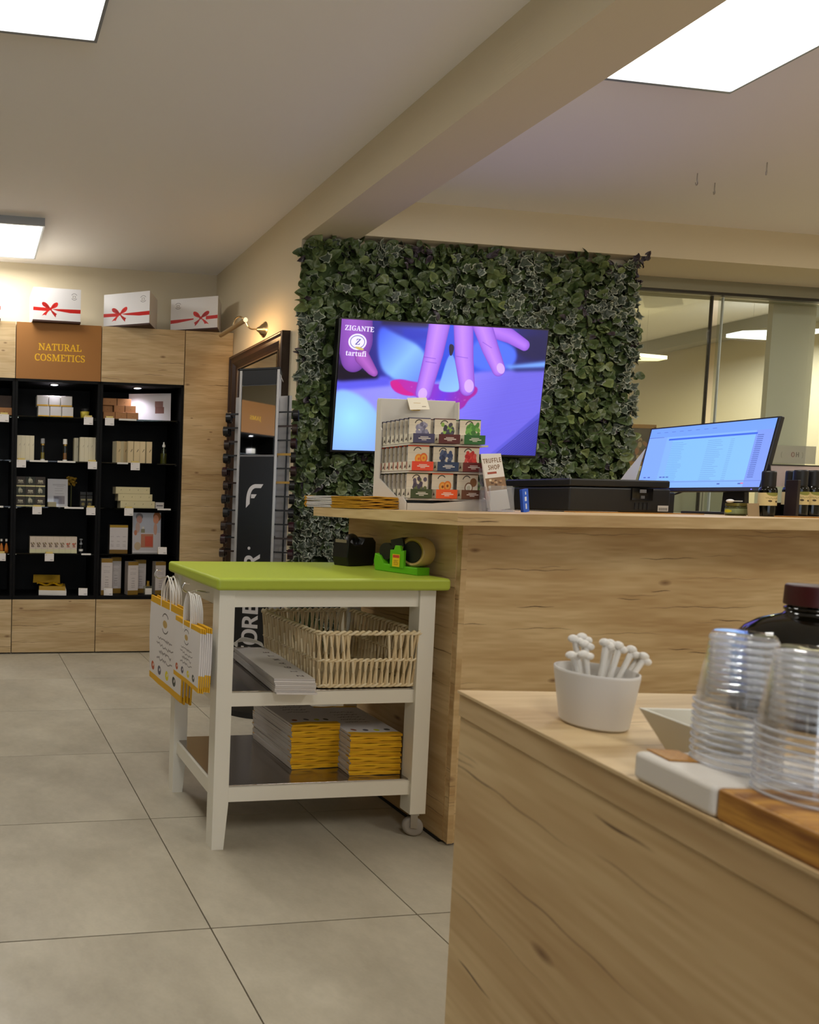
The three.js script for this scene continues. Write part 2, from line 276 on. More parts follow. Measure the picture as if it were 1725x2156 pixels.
// ---------------------------------------------------------------- television
{
  const W = 1.3, H = 0.733;
  const t = thing('television', 'large flat television showing a hand holding meat on a board', 'television', [2.7195, 1.804, -3.575]); t.rotation.x = 0.0568;
  const pic = canvasTex(1024, 578, (g, w, h) => {
    const lin = (x0, y0, x1, y1, ...st) => { const q = g.createLinearGradient(x0, y0, x1, y1); st.forEach(([p, c]) => q.addColorStop(p, c)); return q; };
    const rad = (x, y, r, ...st) => { const q = g.createRadialGradient(x, y, 0, x, y, r); st.forEach(([p, c]) => q.addColorStop(p, c)); return q; };
    const poly = (pts, f) => { g.fillStyle = f; g.beginPath(); pts.forEach(([x, y], i) => (i ? g.lineTo(x, y) : g.moveTo(x, y))); g.closePath(); g.fill(); };
    const blob = (pts, f) => { g.fillStyle = f; g.beginPath(); const n = pts.length; g.moveTo((pts[0][0] + pts[n - 1][0]) / 2, (pts[0][1] + pts[n - 1][1]) / 2); for (let i = 0; i < n; i++) { const b = pts[(i + 1) % n]; g.quadraticCurveTo(pts[i][0], pts[i][1], (pts[i][0] + b[0]) / 2, (pts[i][1] + b[1]) / 2); } g.closePath(); g.fill(); };
    const limb = (pts, widths, edge, mid) => {   // rounded form drawn as nested strokes
      const P = (t) => { const n = pts.length - 1, k = Math.min(n - 1, Math.floor(t * n)), f = t * n - k; return [pts[k][0] + (pts[k + 1][0] - pts[k][0]) * f, pts[k][1] + (pts[k + 1][1] - pts[k][1]) * f, widths[k] + (widths[k + 1] - widths[k]) * f]; };
      for (let r = 0; r < 12; r++) { const q = 1 - r / 12, c = mix(edge, mid, Math.sqrt(r / 11)); g.fillStyle = `rgb(${c.map(Math.round)})`; for (let t = 0; t <= 1.0001; t += 0.02) { const [x, y, d] = P(Math.min(1, t)); g.beginPath(); g.arc(x - (1 - q) * d * 0.07, y, d * 0.5 * q, 0, 7); g.fill(); } }
    };
    g.fillStyle = lin(0, 0, w, 0, [0, '#2a1450'], [0.2, '#2a2a90'], [0.45, '#2846d8'], [0.75, '#3050d8'], [0.86, '#1c1c66'], [1, '#14144e']); g.fillRect(0, 0, w, h);
    g.filter = 'blur(7px)';
    g.fillStyle = '#1a1248'; g.fillRect(190, -10, 230, 26); g.fillStyle = '#2330b8'; g.fillRect(300, 30, 130, 40);
    blob([[640, 40], [880, 70], [870, 190], [640, 200]], '#4a6cf6'); blob([[880, 30], [1040, 30], [1040, 130], [870, 130]], '#15154c');
    // cloth and knife in blue light
    blob([[170, 10], [260, 50], [420, 110], [450, 250], [380, 290], [250, 250], [190, 190]], lin(180, 40, 430, 260, [0, '#3c56ea'], [0.55, '#84b8ff'], [1, '#5a7cff']));
    // board
    poly([[-20, 268], [200, 252], [420, 268], [700, 200], [1040, 168], [1040, 600], [-20, 600]], lin(0, 240, 700, 578, [0, '#8a82f2'], [0.35, '#8e8cfa'], [0.7, '#8478f4'], [1, '#6a62e0']));
    poly([[-20, 262], [250, 240], [260, 282], [-20, 318]], '#5a58e4');
    blob([[-40, 300], [110, 318], [230, 420], [330, 640], [-40, 640]], rad(80, 430, 260, [0, '#9adcff'], [0.55, '#88b4ff'], [1, '#8296ff']));
    poly([[820, 170], [1040, 138], [1040, 172], [850, 184]], '#74a6ff'); poly([[850, 182], [1040, 168], [1040, 182], [880, 192]], '#191c62');
    // dark corner and wrist on the left
    blob([[-30, 190], [110, 210], [230, 250], [100, 262], [-30, 276]], '#0e0620');
    g.filter = 'none'; limb([[60, -20], [70, 90], [70, 170]], [170, 170, 120], [104, 56, 150], [150, 84, 190]); limb([[110, 160], [160, 215], [175, 228]], [70, 46, 34], [120, 60, 150], [176, 96, 196]);
    g.filter = 'blur(2px)';
    g.strokeStyle = 'rgba(96,84,200,0.35)'; g.lineWidth = 2; for (let i = 0; i < 30; i++) { g.beginPath(); g.moveTo(430 + i * 6, 578 - i * 11); g.lineTo(1024, 440 - i * 9 + hash(i, 2, 4) * 10); g.stroke(); }
    poly([[770, 590], [880, 500], [1040, 360], [1040, 600]], lin(830, 420, 1024, 578, [0, '#6a66e6'], [1, '#3434a8'])); g.strokeStyle = '#26267e'; g.lineWidth = 3; for (let i = 0; i < 18; i++) { g.beginPath(); g.moveTo(800 + i * 14, 590); g.lineTo(1030, 400 + i * 12); g.stroke(); }
    // meat
    blob([[255, 262], [300, 248], [380, 262], [540, 268], [690, 262], [695, 300], [650, 330], [630, 372], [560, 392], [490, 350], [380, 322], [300, 318], [262, 292]], lin(255, 250, 700, 380, [0, '#c01c98'], [0.3, '#a82ab0'], [0.6, '#6a34d8'], [0.85, '#9a1c9c'], [1, '#b8189a']));
    g.strokeStyle = 'rgba(228,196,255,0.6)'; g.lineWidth = 2.5; for (let i = 0; i < 26; i++) { const x = 290 + hash(i, 3, 5) * 360, y = 275 + hash(i, 4, 5) * 70; g.beginPath(); g.moveTo(x, y); g.lineTo(x + 16 * (hash(i, 6, 5) - 0.3), y + 10 * (hash(i, 5, 5) - 0.5)); g.stroke(); }
    blob([[250, 270], [270, 255], [300, 262], [330, 300], [380, 312], [370, 326], [300, 318]], '#c81a8c');
    // knife tip between the fingers
    blob([[530, 130], [560, 130], [600, 260], [600, 300], [490, 300], [505, 240]], lin(500, 140, 600, 300, [0, '#6a94ff'], [1, '#8ec0ff']));
    g.filter = 'none';   // fingers, little finger first
    const E1 = [128, 74, 200], M1 = [188, 130, 250];
    limb([[720, 0], [830, 34], [910, 72]], [84, 66, 52], E1, [176, 116, 240]); limb([[680, -20], [735, 90], [790, 186]], [96, 84, 66], E1, M1); limb([[590, -20], [612, 150], [640, 276]], [98, 92, 76], E1, M1); limb([[476, -20], [458, 130], [424, 305]], [106, 94, 80], E1, M1);
    blob([[528, 80], [560, 90], [548, 140], [535, 132]], '#1c1038');
    for (const [x, y, rx, ry, r] of [[420, 312, 22, 26, 0.15], [648, 268, 24, 30, -0.2], [800, 182, 19, 26, -0.55]]) { g.fillStyle = 'rgba(214,176,255,0.8)'; g.beginPath(); g.ellipse(x, y, rx, ry, r, 0, 7); g.fill(); }
    g.strokeStyle = 'rgba(110,60,180,0.45)'; g.lineWidth = 4; for (const [x, y, l, q] of [[440, 150, 60, 0.1], [600, 140, 60, 0.1], [720, 80, 50, 0.5], [448, 170, 56, 0.1]]) { g.beginPath(); g.moveTo(x - l / 2, y - l * q / 2); g.lineTo(x + l / 2, y + l * q / 2); g.stroke(); }
    g.filter = 'none';
    // emblem in the corner
    g.save(); g.translate(85, 0); g.rotate(0.02); g.fillStyle = '#e8e2ff'; g.textAlign = 'center'; g.font = 'bold 30px serif'; g.fillText('ZIGANTE', 4, 48); g.font = 'bold 30px serif'; g.fillText('tartufi', -2, 158);
    g.beginPath(); g.ellipse(0, 96, 44, 36, 0, 0, 7); g.fill(); g.strokeStyle = '#6a56a8'; g.lineWidth = 3; g.beginPath(); g.ellipse(0, 96, 34, 27, 0, 0, 7); g.stroke(); g.fillStyle = '#5a4a98'; g.font = 'italic bold 36px serif'; g.fillText('Z', 0, 109);
    g.fillStyle = '#c8b46a'; g.beginPath(); g.ellipse(12, 124, 22, 6, 0.2, 0, 7); g.fill(); g.restore();
  });
  part(t, 'housing', rbox(W + 0.022, H + 0.026, 0.045, 0.006), std(0x08080a, 0.35), [0, -0.002, -0.024]);
  const scr = part(t, 'screen', box(W, H, 0.003), [BLACKGLOSS, BLACKGLOSS, BLACKGLOSS, BLACKGLOSS, std(0x000000, 0.25, { emissive: 0xffffff, emissiveMap: pic, emissiveIntensity: 0.66 }), BLACKGLOSS], [0, 0, 0.001]);
  const l = new THREE.RectAreaLight(0x8f86ff, 0.16, W, H); l.position.set(0, 0, 0.012); l.rotation.y = Math.PI; t.add(l);
  part(t, 'wall_bracket', box(0.4, 0.3, 0.05), BLACK, [0, 0, -0.07]);
}

// ---------------------------------------------------------------- display cabinets on the back wall
const ZF = -4.69, SHELF = [1.705, 1.39, 1.06, 0.725, 0.42];
function cabinet(label, x0, x1, k, sign, lines = [['NATURAL', 262, 158], ['COSMETICS', 262, 220]]) {
  const w = x1 - x0, t = thing('display_cabinet', label, 'cabinet', [(x0 + x1) / 2, 0, 0]);
  part(t, 'drawer_front', mbox(w - 0.004, 0.383, 0.02, k * 0.37, 0.1 + k * 0.22), OAK_B, [0, 0.2025, ZF - 0.01]);
  part(t, 'plinth', box(w - 0.01, 0.02, 0.33), BLACK, [0, 0.01, ZF - 0.19]);
  part(t, 'base_board', box(w, 0.025, 0.35), NICHE, [0, 0.4075, ZF - 0.175]);
  part(t, 'side_panel', box(0.018, 1.54, 0.35), NICHE, [-w / 2 + 0.009, 1.19, ZF - 0.175]);
  part(t, 'side_panel', box(0.018, 1.54, 0.35), NICHE, [w / 2 - 0.009, 1.19, ZF - 0.175]);
  part(t, 'back_panel', box(w - 0.036, 1.54, 0.015), NICHE, [0, 1.19, ZF - 0.34]);
  part(t, 'top_board', box(w, 0.02, 0.35), NICHE, [0, 1.95, ZF - 0.175]);
  for (const y of SHELF.slice(0, 4)) { const s = part(t, 'glass_shelf', box(w - 0.038, 0.008, 0.3), SHELFGLASS, [0, y - 0.004, ZF - 0.185]); for (const sx of [-1, 1]) part(s, 'shelf_pin', cyl(0.004, 0.004, 0.012, 8), CHROME, [sx * (w / 2 - 0.024), -0.008, 0.12], [0, 0, Math.PI / 2]); }
  if (sign) {
    const f = std(0xffffff, 0.6, { map: canvasTex(512, 330, (g, W, H) => { g.fillStyle = '#a06a2c'; g.fillRect(0, 0, W, H); g.fillStyle = '#f2bd12'; g.textAlign = 'center'; g.font = '55px serif'; g.lineWidth = 1.2; g.strokeStyle = '#f2bd12'; for (const [s, x, y] of lines) { g.fillText(s, x, y); g.strokeText(s, x, y); } }) }), e = std(0x6b451b, 0.6);
    part(t, 'sign_panel', box(w - 0.003, 0.392, 0.02), [e, e, e, e, f, e], [0, 2.155, ZF - 0.01]).userData.label = 'brown panel with yellow lettering';
  } else part(t, 'top_panel', mbox(w - 0.004, 0.39, 0.02, k * 0.51, 0.7 + k * 0.13), OAK_B, [0, 2.155, ZF - 0.01]);
  part(t, 'upper_body', box(w - 0.004, 0.38, 0.32), std(0x6a5840, 0.8), [0, 2.155, ZF - 0.185]);
  const lampX = -0.02; const d = part(t, 'downlight', lathe([[0, 0.004], [0.028, 0.004], [0.034, 0], [0.034, -0.004], [0.027, -0.006]], 24), CHROME, [lampX, 1.939, ZF - 0.07]);
  part(d, 'lens', cyl(0.026, 0.026, 0.003, 24), std(0xffffff, 0.5, { emissive: 0xf6f2ff, emissiveIntensity: 4 }), [0, -0.004, 0]);
  const l = new THREE.SpotLight(0xf2efff, 0.3, 0, 1.15, 0.8); l.position.set(lampX, 1.93, ZF - 0.07); l.target.position.set(lampX, 1.2, ZF - 0.12); l.castShadow = true; l.shadow.radius = 1.2; t.add(l, l.target);
  return t;
}
cabinet('oak and black display cabinet cut by the left picture edge', -0.3, 0.309, 0);
cabinet('oak and black display cabinet under the brown NATURAL COSMETICS sign', 0.311, 0.919, 1, true);
cabinet('oak and black display cabinet next to the tall oak end panel', 0.921, 1.533, 2);
{
  const t = thing('tall_cupboard', 'tall narrow oak cupboard between the black shelves and the mirror wall', 'cupboard', [1.717, 0, 0]);
  part(t, 'door', mbox(0.358, 2.338, 0.02, 0.2, 0.3), OAK_B, [0, 1.181, ZF - 0.01]); part(t, 'body', box(0.358, 2.33, 0.32), std(0x6a5840, 0.8), [0, 1.165, ZF - 0.185]);
}
{   // a cabinet of the same kind on the far side of the room: the tower's mirror shows it
  const place = (c, z) => { c.rotation.y = Math.PI / 2; c.position.set(-1.3, 0, z); c.children.forEach((o) => { o.position.z -= ZF; }); };
  place(cabinet('oak and black display cabinet lettered JAMS, seen in the tower mirror', 0, 0.9, 3, true, [['JAMS', 256, 186]]), 0.9);
  place(cabinet('oak and black display cabinet outside the view, nearer than the JAMS one', 0, 0.896, 4), -0.002);
  place(cabinet('oak and black display cabinet outside the view, beyond the JAMS one', 0, 0.896, 5), 1.802);
  [[-0.2, 1.4], [-0.1, 1.4], [-0.15, 1.06], [0.0, 1.06], [0.1, 1.72]].forEach(([dz, y], i) => single('jam_box', `small white box in the mirrored cabinet, ${ORD[i]} one`, 'box', box(0.08, 0.06, 0.08), PAPER_BOX, [-1.42, y + 0.03, 0.9 + dz], null, 'boxes in the mirrored cabinet'));
}
// --- boxes with one printed face
const faces = (front, side, top = side) => [side, side, top, side, front, side];
const printed = (w, h, draw, rough = 0.65) => std(0xffffff, rough, { map: canvasTex(w, h, draw) });
const fill = (g, w, h, c) => { g.fillStyle = c; g.fillRect(0, 0, w, h); };
const scribble = (g, x, y, w, c, t = 2, s = 1) => { g.strokeStyle = c; g.lineWidth = t; g.beginPath(); for (let i = 0; i <= 24; i++) { const px = x + (w * i) / 24, py = y + (hash(i, s, 91) - 0.5) * t * 3.2; i ? g.lineTo(px, py) : g.moveTo(px, py); } g.stroke(); };
const ON = (k) => SHELF[k];
const PR = {
  goldBand: printed(96, 96, (g, w, h) => { fill(g, w, h, '#d8d4d0'); g.strokeStyle = '#8a8478'; g.lineWidth = 4; g.strokeRect(0, 0, w, h); g.fillStyle = '#d8a428'; g.fillRect(0, 82, w, 14); }),
  tick: printed(64, 192, (g, w, h) => { fill(g, w, h, '#d9cfb2'); g.strokeStyle = '#5a4a32'; g.lineWidth = 3; g.beginPath(); g.moveTo(44, 78); g.lineTo(54, 62); g.stroke(); g.strokeStyle = '#b8ad92'; g.lineWidth = 2; g.beginPath(); g.moveTo(62, 0); g.lineTo(62, 192); g.stroke(); }),
  slash: printed(64, 192, (g, w, h) => { fill(g, w, h, '#dcc79c'); g.strokeStyle = '#2a1c12'; g.lineWidth = 5; g.beginPath(); g.moveTo(34, 94); g.lineTo(52, 70); g.stroke(); g.strokeStyle = '#b9a379'; g.lineWidth = 2; g.beginPath(); g.moveTo(1, 0); g.lineTo(1, 192); g.stroke(); }),
  darkA: printed(96, 96, (g, w, h) => { fill(g, w, h, '#37302a'); g.fillStyle = '#d9cf98'; g.fillRect(0, 84, w, 12); scribble(g, 26, 40, 46, '#c9c2a8', 5, 1); scribble(g, 22, 56, 54, '#98917c', 5, 2); }),
  darkB: printed(96, 96, (g, w, h) => { fill(g, w, h, '#2c3028'); g.fillStyle = '#d9cf98'; g.fillRect(0, 84, w, 12); scribble(g, 30, 34, 36, '#b8b59c', 7, 5); scribble(g, 24, 52, 50, '#a09a84', 4, 3); }),
  herb: printed(64, 192, (g, w, h) => { fill(g, w, h, '#d3c3b2'); g.fillStyle = '#d8d2a8'; g.fillRect(0, 150, w, 42); for (let i = 0; i < 16; i++) { g.fillStyle = ['#6d5a44', '#8a7a50', '#5a4a40', '#907060'][i % 4]; g.beginPath(); g.arc(32 + (hash(i, 1, 8) - 0.5) * 34, 92 + (hash(i, 2, 8) - 0.5) * 42, 6, 0, 7); g.fill(); } g.fillStyle = '#4a3c36'; g.fillRect(16, 116, 32, 8); }),
  herbRed: printed(64, 192, (g, w, h) => { fill(g, w, h, '#d3c3b2'); g.fillStyle = '#d8d2a8'; g.fillRect(0, 150, w, 42); for (let i = 0; i < 16; i++) { g.fillStyle = ['#b8422e', '#8a7a50', '#c05a40', '#6a5a40'][i % 4]; g.beginPath(); g.arc(32 + (hash(i, 1, 9) - 0.5) * 34, 92 + (hash(i, 2, 9) - 0.5) * 42, 6, 0, 7); g.fill(); } g.fillStyle = '#a03a2c'; g.fillRect(16, 116, 32, 8); }),
  soap: printed(96, 64, (g, w, h) => { fill(g, w, h, '#a87444'); g.strokeStyle = '#8a5a30'; g.lineWidth = 3; g.strokeRect(1, 1, w - 2, h - 2); g.fillStyle = '#6e4320'; g.beginPath(); g.arc(50, 36, 3, 0, 7); g.fill(); }),
  soapCard: printed(320, 220, (g, w, h) => { fill(g, w, h, '#dcd6d8'); g.fillStyle = '#8f6660'; g.fillRect(200, 62, 62, 46); g.fillStyle = '#82584f'; g.fillRect(203, 108, 66, 50); g.strokeStyle = '#6a463f'; g.strokeRect(203, 108, 66, 50); }),
  flatDot: printed(128, 48, (g, w, h) => { fill(g, w, h, '#d6ca9f'); g.strokeStyle = '#5e5134'; g.lineWidth = 4; g.beginPath(); g.moveTo(76, 24); g.lineTo(84, 16); g.stroke(); g.fillStyle = '#b9ad85'; g.fillRect(0, 44, w, 4); }),
  banded: printed(96, 256, (g, w, h) => { fill(g, w, h, '#cfc6c2'); g.fillStyle = '#8c6a1c'; g.fillRect(0, 0, w, 28); g.fillRect(0, h - 34, w, 34); g.strokeStyle = '#b0a6a4'; g.lineWidth = 2; for (const y of [56, 84, 96]) scribble(g, 20, y, 56, '#aaa09e', 2, y); for (const y of [128, 150, 168, 184, 198]) scribble(g, 34, y, 30, '#9d9390', 2, y); }),
  wide: printed(160, 224, (g, w, h) => { fill(g, w, h, '#d2cac8'); g.fillStyle = '#a8851c'; g.fillRect(0, 0, w, 20); g.fillStyle = '#7c5c1a'; g.fillRect(0, 196, w, 28); for (const x of [22, 76, 128]) for (const y of [92, 130, 156, 168]) scribble(g, x - 14, y, 28, '#b3a9a8', 2, x + y); }),
  tag: printed(96, 80, (g, w, h) => { fill(g, w, h, '#e6e0dc'); g.fillStyle = '#8f8a88'; g.fillRect(58, 62, 28, 6); g.fillRect(10, 12, 10, 4); }),
};
// shelf 1
[[0, 0], [1, 0], [2, 0], [0, 1], [1, 1], [2, 1]].forEach(([i, j]) => single('cream_box', `small white gold-footed box, ${['left', 'middle', 'right'][i]} one of the ${j ? 'upper' : 'lower'} three below the spotlight`, 'box', rbox(0.0835, 0.076, 0.08, 0.003, 1), faces(PR.goldBand, PAPER), [0.522 + i * 0.0868 - j * 0.01, ON(0) + 0.038 + j * 0.0765, -4.8], null, 'small gold-footed boxes'));
{
  const t = thing('cream_tub', 'small yellow tub with dark lid beside the white gold-footed boxes', 'jar', [0.826, ON(0), -4.79]);
  part(t, 'pot', lathe([[0, 0], [0.027, 0], [0.034, 0.05], [0, 0.05]]), std(0xc9b43a, 0.5)); part(t, 'lid', cyl(0.037, 0.036, 0.018, 24), BLACK, [0, 0.059, 0]);
}
// tall narrow cartons on shelf 2
const carton = (x, z, k, mat, side, label, w = 0.031, h = 0.176) => single('slim_carton', label, 'carton', box(w, h, 0.045), faces(mat, side), [x, ON(1) + h / 2, z], [0, k, 0], 'slim cartons');
for (let i = 0; i < 4; i++) carton(0.345 + i * 0.0316, -4.76 - 0.001 * i, 0, PR.tick, CREAM, `slim cream carton at the left end of the shelf, ${ORD[i]} from the left`);
for (let i = 0; i < 5; i++) carton(0.772 + i * 0.0316, i ? -4.76 : -4.84, 0.04, PR.tick, CREAM, `slim cream carton right of the two spray bottles, ${ORD[i]} from the left`);
for (let i = 0; i < 6; i++) carton(1.072 + i * 0.046, -4.77 - (i < 2 ? 0.03 : 0), [0.5, 0.7, 0, 0, -0.15, 0.1][i], PR.slash, CREAM, `slim cream carton with a dark dash below the soap boxes, ${ORD[i]} from the left`, 0.042, 0.158);
[[0.52, 'beside the four cream cartons'], [0.683, 'further right, white cap']].forEach(([x, w], i) => {
  const t = thing('spray_bottle', `slim glass spray bottle with amber liquid ${w}`, 'bottle', [x, ON(1), -4.77]);
  part(t, 'liquid', cyl(0.013, 0.013, 0.055, 20), std(i ? 0x9a6230 : 0xa08a3c, 0.25), [0, 0.033, 0]); part(t, 'glass', cyl(0.0155, 0.0155, 0.105, 20), phys(0xe8ece8, 0.03, { transmission: 1, thickness: 0 }), [0, 0.058, 0]);
  part(t, 'collar', cyl(0.0158, 0.0158, 0.013, 20), BRASS, [0, 0.117, 0]); part(t, 'cap', cyl(0.0148, 0.0152, 0.036, 20), i ? WHITE : phys(0xffffff, 0.05, { transmission: 0.8, thickness: 0 }), [0, 0.142, 0]); part(t, 'foot', cyl(0.0162, 0.0162, 0.012, 20), WHITE, [0, 0.006, 0]);
});
function dropper(name, label, pos, r, h, glassMat, liq, capMat, level = 0.45) {
  const t = thing(name, label, 'bottle', pos);
  part(t, 'glass', lathe([[0, 0], [r, 0], [r, h * 0.62], [r * 0.85, h * 0.68], [r * 0.32, h * 0.72], [r * 0.32, h * 0.78]], 24), glassMat); part(t, 'liquid', cyl(r * 0.9, r * 0.9, h * level, 20), liq, [0, h * level / 2 + 0.002, 0]);
  part(t, 'collar', cyl(r * 0.42, r * 0.42, h * 0.1, 16), capMat, [0, h * 0.8, 0]); part(t, 'bulb', lathe([[0, h * 0.98], [r * 0.16, h * 0.96], [r * 0.24, h * 0.86], [r * 0.24, h * 0.83]], 16), capMat); part(t, 'pipette', cyl(0.003, 0.002, h * 0.6, 8), WHITE, [0, h * 0.45, 0]); return t;
}
dropper('dropper_bottle', 'round dropper bottle with olive oil beside the dashed cream cartons', [1.42, ON(1), -4.77], 0.026, 0.165, phys(0xdfe6d8, 0.03, { transmission: 1, thickness: 0 }), std(0x4e4a10, 0.3), WHITE);
// shelf 1 right: soap stack and card
[[0, 0, 'left'], [1, 0, 'middle'], [2, 0, 'right']].forEach(([i, , w]) => single('soap_box', `brown soap box, ${w} one of the bottom row`, 'box', rbox(0.086, 0.052, 0.07, 0.002, 1), faces(PR.soap, KRAFT), [1.0 + i * 0.0875, ON(0) + 0.026, -4.79], null, 'brown soap boxes'));
[[0, 'left'], [1, 'middle'], [2, 'right']].forEach(([i, w]) => single('soap_box', `brown soap box, ${w} one of the second row`, 'box', rbox(0.08, 0.05, 0.07, 0.002, 1), faces(PR.soap, KRAFT), [0.995 + i * 0.083, ON(0) + 0.0775, -4.805 - (i === 0 ? 0.03 : 0)], null, 'brown soap boxes'));
[[0, 'left'], [1, 'right']].forEach(([i, w]) => single('soap_box', `brown soap box, ${w} one of the top row`, 'box', rbox(0.105, 0.052, 0.07, 0.002, 1), faces(PR.soap, KRAFT), [1.008 + i * 0.108, ON(0) + 0.1285, -4.82], null, 'brown soap boxes'));
single('soap_card', 'large white card with a brown soap picture leaning behind the soap boxes', 'card', box(0.31, 0.205, 0.02), faces(PR.soapCard, PAPER), [1.325, ON(0) + 0.104, -4.845], [-0.03, -0.28, 0]);
// shelf 3
for (let j = 0; j < 3; j++) for (let i = 0; i < 3; i++) single('truffle_box', `dark printed box with a cream foot, ${['left', 'middle', 'right'][i]} of the ${['bottom', 'middle', 'top'][j]} row`, 'box', box(0.0705, 0.0705, 0.08), faces((i + j) % 2 ? PR.darkB : PR.darkA, std(0x2c2723, 0.7)), [0.362 + i * 0.0718, ON(2) + 0.0355 + j * 0.0712, -4.79], null, 'dark printed boxes');
{
  const card = printed(200, 280, (g, w, h) => { fill(g, w, h, '#b9b8bd'); g.fillStyle = '#8d8c92'; for (const [x, y, l] of [[50, 52, 130], [50, 62, 130], [90, 74, 70], [70, 96, 90], [70, 118, 80], [72, 148, 90]]) g.fillRect(x, y, l, 4); g.fillStyle = '#77727a'; g.fillRect(60, 172, 110, 84); g.fillStyle = '#5a565e'; g.fillRect(70, 182, 40, 64); });
  const t = thing('notice_stand', 'grey information card in a clear stand between dark boxes', 'card', [0.638, ON(2), -4.79]);
  part(t, 'card', box(0.148, 0.2, 0.003), faces(card, PAPER), [0, 0.102, 0], [-0.08, 0, 0]); part(t, 'holder', box(0.152, 0.2, 0.002), phys(0xffffff, 0.03, { transmission: 1, thickness: 0 }), [0, 0.104, 0.004], [-0.08, 0, 0]); part(t, 'foot', box(0.15, 0.004, 0.06), PAPER, [0, 0.002, 0.01]);
  single('truffle_tin', 'pale low box in front of the information card', 'box', rbox(0.06, 0.035, 0.05, 0.003), std(0x9b9274, 0.6), [0.59, ON(2) + 0.0175, -4.735]);
  const f = thing('dried_flower', 'yellow dried flower head on a stalk behind the information card', 'flower', [0.75, ON(2), -4.87]);
  part(f, 'stalk', cyl(0.004, 0.005, 0.16, 8), std(0x4a4a20, 0.8), [0, 0.08, 0]);
  const petals = []; reseed(31); for (let i = 0; i < 60; i++) petals.push(moved(new THREE.IcosahedronGeometry(rnd(0.006, 0.012), 0), rnd(-0.035, 0.035), 0.19 + rnd(-0.03, 0.03), rnd(-0.03, 0.03), rnd(0, 3), rnd(0, 3)));
  part(f, 'flower_head', join(petals), std(0x8a6a0c, 0.85));
  for (const [i, x] of [[0, 0.822], [1, 0.87]]) { const j = thing('dark_jar', `small black jar with a cream label, ${i ? 'right' : 'left'} one of two`, 'jar', [x, ON(2), -4.78]); part(j, 'body', rbox(0.045, 0.085, 0.045, 0.004), std(0x1c1a16, 0.5), [0, 0.0425, 0]); part(j, 'lid', rbox(0.046, 0.026, 0.046, 0.004), BLACK, [0, 0.099, 0]); part(j, 'label', box(0.034, 0.012, 0.001), std(0x8f8866, 0.7), [0, 0.055, 0.0231]); part(j, 'emblem', cyl(0.012, 0.012, 0.001, 16), std(0x7a6c3a, 0.6), [0, 0.022, 0.0231], [Math.PI / 2, 0, 0]); }
}
// flat cartons shelf 3 right
for (let j = 0; j < 3; j++) for (let i = 0; i < 4; i++) single('flat_carton', `flat cream carton, ${ORD[i]} from the left in the ${['bottom', 'middle', 'top'][j]} row`, 'carton', box(0.064, 0.051, 0.11), faces(PR.flatDot, CREAM), [1.131 + i * 0.0643 - j * 0.017, ON(2) + 0.0258 + j * 0.0515, -4.8 - j * 0.01], null, 'flat cream cartons');
single('salve_box', 'tiny white box with a dark printed strip beside flat cream cartons', 'box', box(0.062, 0.045, 0.05), faces(printed(96, 64, (g, w, h) => { fill(g, w, h, '#cfc9c4'); g.fillStyle = '#3a3a44'; g.fillRect(10, 30, 76, 9); }), PAPER), [1.4, ON(2) + 0.0225, -4.79]);
// shelf 4
for (let i = 0; i < 8; i++) single('herb_carton', `small cream carton with a herb picture, ${ORD[i]} from the left`, 'carton', box(0.0425, 0.118, 0.07), faces(i < 6 ? PR.herb : PR.herbRed, std(0xa99c86, 0.75)), [0.459 + i * 0.0432, ON(3) + 0.059, -4.79], null, 'herb cartons');
{
  const t = thing('pump_bottle', 'small dark pump bottle at the end of the herb cartons', 'bottle', [0.817, ON(3), -4.78]);
  part(t, 'body', cyl(0.015, 0.015, 0.06, 18), BLACKGLOSS, [0, 0.03, 0]); part(t, 'label', cyl(0.0153, 0.0153, 0.016, 18, true), PAPER, [0, 0.02, 0]); part(t, 'pump', lathe([[0.011, 0.06], [0.011, 0.072], [0.004, 0.076], [0.004, 0.092], [0.012, 0.094], [0.012, 0.102], [0, 0.104]], 16), std(0x8f8f90, 0.4));
  const b = thing('perfume_carton', 'white carton with gold bands left of the face poster', 'carton', [1.097, ON(3), -4.8]); part(b, 'body', box(0.136, 0.208, 0.06), faces(PR.wide, std(0x4a453f, 0.7)), [0, 0.104, 0]);
  const poster = printed(220, 300, (g, w, h) => {
    fill(g, w, h, '#b6b8c2'); const q = (x, y, rx, ry, c, r = 0) => { g.fillStyle = c; g.beginPath(); g.ellipse(x, y, rx, ry, r, 0, 7); g.fill(); };
    g.fillStyle = '#c8c2c4'; g.fillRect(0, 150, w, 150); q(52, 30, 28, 26, '#7a7478'); q(52, 52, 22, 30, '#b88a7c'); q(40, 110, 18, 40, '#bca094'); q(190, 30, 30, 36, '#96582c'); q(182, 50, 22, 34, '#d08a68'); q(178, 120, 14, 46, '#c79a84'); g.fillStyle = '#b97a5c'; g.fillRect(66, 160, 96, 100); g.fillStyle = '#c8543c'; g.fillRect(98, 176, 60, 76); g.fillStyle = '#8a8468'; g.fillRect(66, 122, 30, 28); q(82, 112, 8, 8, '#d8d2c0'); g.fillStyle = '#d9d4d4'; g.fillRect(0, 284, w, 16); q(24, 150, 12, 20, '#c07a5a'); q(40, 250, 26, 30, '#c2aa8a');
  });
  single('face_poster', 'small standing poster with two faces and an orange perfume bottle', 'poster', box(0.216, 0.3, 0.012), faces(poster, PAPER), [1.318, ON(3) + 0.151, -4.815], [-0.05, 0, 0]);
}
